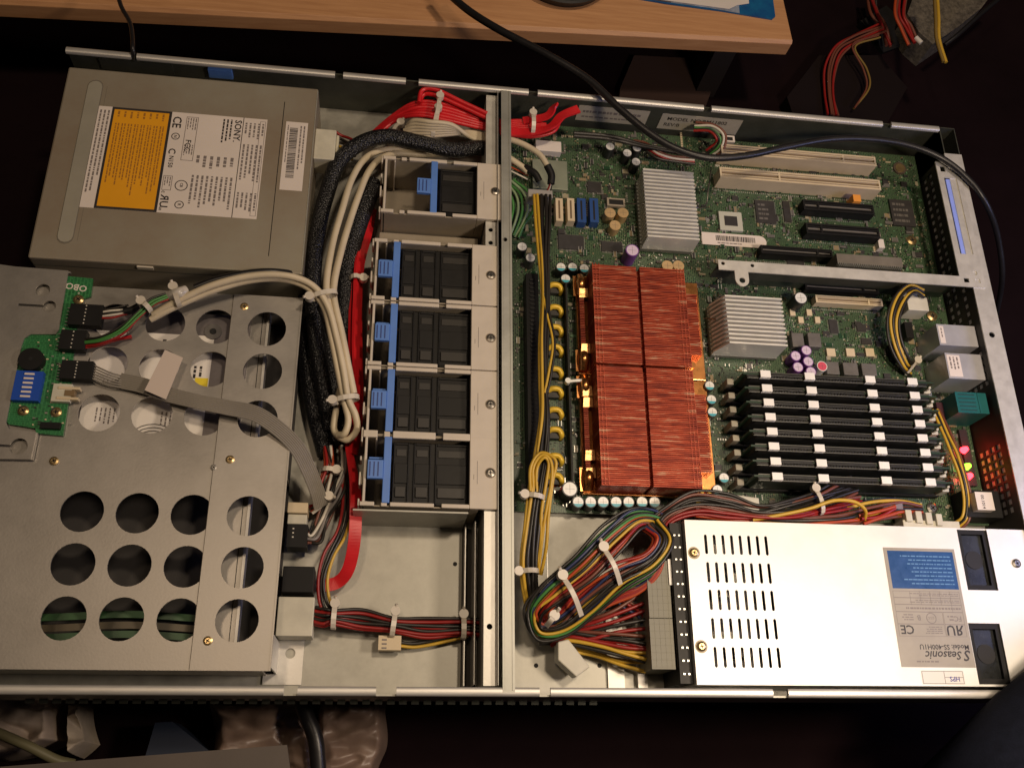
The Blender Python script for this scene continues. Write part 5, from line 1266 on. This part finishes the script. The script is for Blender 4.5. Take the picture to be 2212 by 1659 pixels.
q=MB(); q.prism([W(x,y,-60)[:2] for x,y in [(300,1680),(335,1560),(372,1558),(450,1620),(470,1680)]],-91.5,-60,mat('navy_box',(.006,.014,.035),.6)); tag(q.build('blue_box'),'small dark blue box on the floor beside the plastic bag','box')
q=MB(); q.prism([W(x,y,-40)[:2] for x,y in [(-60,1660),(620,1608),(640,1760),(-60,1760)]],-44,-40,mat('grey_lid',(.11,.09,.078),.5,.2,.15,20)); 
q.prism([W(x,y,-60)[:2] for x,y in [(300,1700),(400,1700),(400,1760),(300,1760)]],-91.5,-44.1,mat('grey_lid2',(.05,.045,.04),.5)); tag(q.build('metal_lid'),'plain grey metal lid panel cutting across the bottom left edge','lid')
q=MB(); q.tube([W(640,1480,-45),W(660,1540,-42),W(682,1600,-42),W(690,1700,-45)],5,14,RUB); tag(q.build('black_hose'),'thick black cable crossing the plastic bags below the case','cable')
q=MB(); q.tube([W(-20,1575,-45),W(60,1610,-42),(W(120,1640,-44)),W(160,1650,-46)],3,10,mat('olive_cord',(.12,.11,.06),.5)); tag(q.build('olive_cord'),'thin olive cord over the pale bag in the lower left','cord')
# person (knee in dark trousers)
q=MB(); pts=[W(2420,1880,75),W(2330,1760,80),W(2245,1650,85),W(2190,1640,60)]
q.tube([W(2590,1420,80),W(2420,1535,70),W(2290,1640,58),W(2180,1750,46),W(2065,1860,10),W(1965,1960,-91)],46,28,mat('navy_denim',(.010,.012,.022),.95,0,.25,200,.3,900,spec=.1),10)
o=q.build('person'); tag(o,'bent knee of a seated person in dark navy trousers at lower right','person')
# upper right clutter
q=MB(); q.prism([W(x,y,-60)[:2] for x,y in [(1985,-40),(2180,-60),(2120,18),(2065,62),(2015,96),(1985,70),(1960,30)]],-91.5,-60,mat('speckled_grey',(.13,.11,.08),.8,0,.6,260,.3,300)); tag(q.build('grey_case'),'speckled grey computer casing corner in the upper right background','casing')
q=MB(); q.tube([W(2180,-20,-40),W(2120,30,-40),W(2070,75,-45),W(2040,98,-50)],2.2,10,RUB); tag(q.build('dark_strap'),'dark strap running along the speckled grey casing','strap')
q=MB(); q.prism([W(x,y,-75)[:2] for x,y in [(1700,210),(1770,120),(1900,120),(1960,190),(1880,330),(1740,330)]],-91.5,-75,mat('brown_card',(.011,.007,.007),.95,spec=.1)); tag(q.build('dark_box'),'dim brown box on the floor behind the rear rail','box')
q=MB(); q.prism([W(x,y,-84)[:2] for x,y in [(1340,190),(1370,120),(1560,130),(1500,300),(1330,300)]],-91.5,-84,mat('brown_card2',(.035,.016,.012),.9)); tag(q.build('brown_board'),'dim reddish brown board under the desk corner','board')
bundle('background_wires','dim red wires curving down behind the upper rail','wires',[(1905,60,-60),(1850,85,-62),(1812,110,-65),(1795,150,-68),(1792,200,-70),(1800,250,-70)],[RED,BRW,BRW,RED,BRW],1.2,wob=.7,seed=50)  # brown and dull yellow in these background wires paint in the dim light
bundle('background_wires','dim brown and yellow wires looping right of the red ones','wires',[(1900,80,-60),(1845,100,-62),(1868,150,-64),(1872,190,-66),(1845,235,-68)],[BRW,mat('dimmed_yellow_wire',(.22,.14,.03),.5)],1.0,wob=.8,seed=51)
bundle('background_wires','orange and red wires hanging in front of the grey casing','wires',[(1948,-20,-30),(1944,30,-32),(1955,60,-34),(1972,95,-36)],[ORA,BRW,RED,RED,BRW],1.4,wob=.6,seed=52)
bundle('background_wires','pair of yellow wires hanging from the top beside the strap','wires',[(2020,-20,-20),(2024,40,-22),(2025,85,-24),(2040,135,-26)],[MATS['dimmed_yellow_wire'],YEL],1.6,wob=.3,seed=53)
bundle('background_wires','red wires in dimmed colours tangled behind the desk corner at top','wires',[(1880,-10,-70),(1890,30,-70),(1910,60,-70),(1925,100,-70)],[BRW,RED,BRW,BLK],1.6,wob=1.4,seed=54)
q=MB(); q.tube([W(1978,82,-34),W(1990,94,-34)],2.4,10,WHW); tag(q.build('wire_stub'),'short pale wire stub beside the hanging orange wires','wire')
q=MB(); q.ribbon([W(1880,40,-90),W(1910,70,-90),W(1930,110,-95)],40,14,BLACK); tag(q.build('black_lump'),'black shapeless connector bundle behind the hanging wires','connector')

for o in bpy.data.objects:
    if '_o' in o: del o['_o']
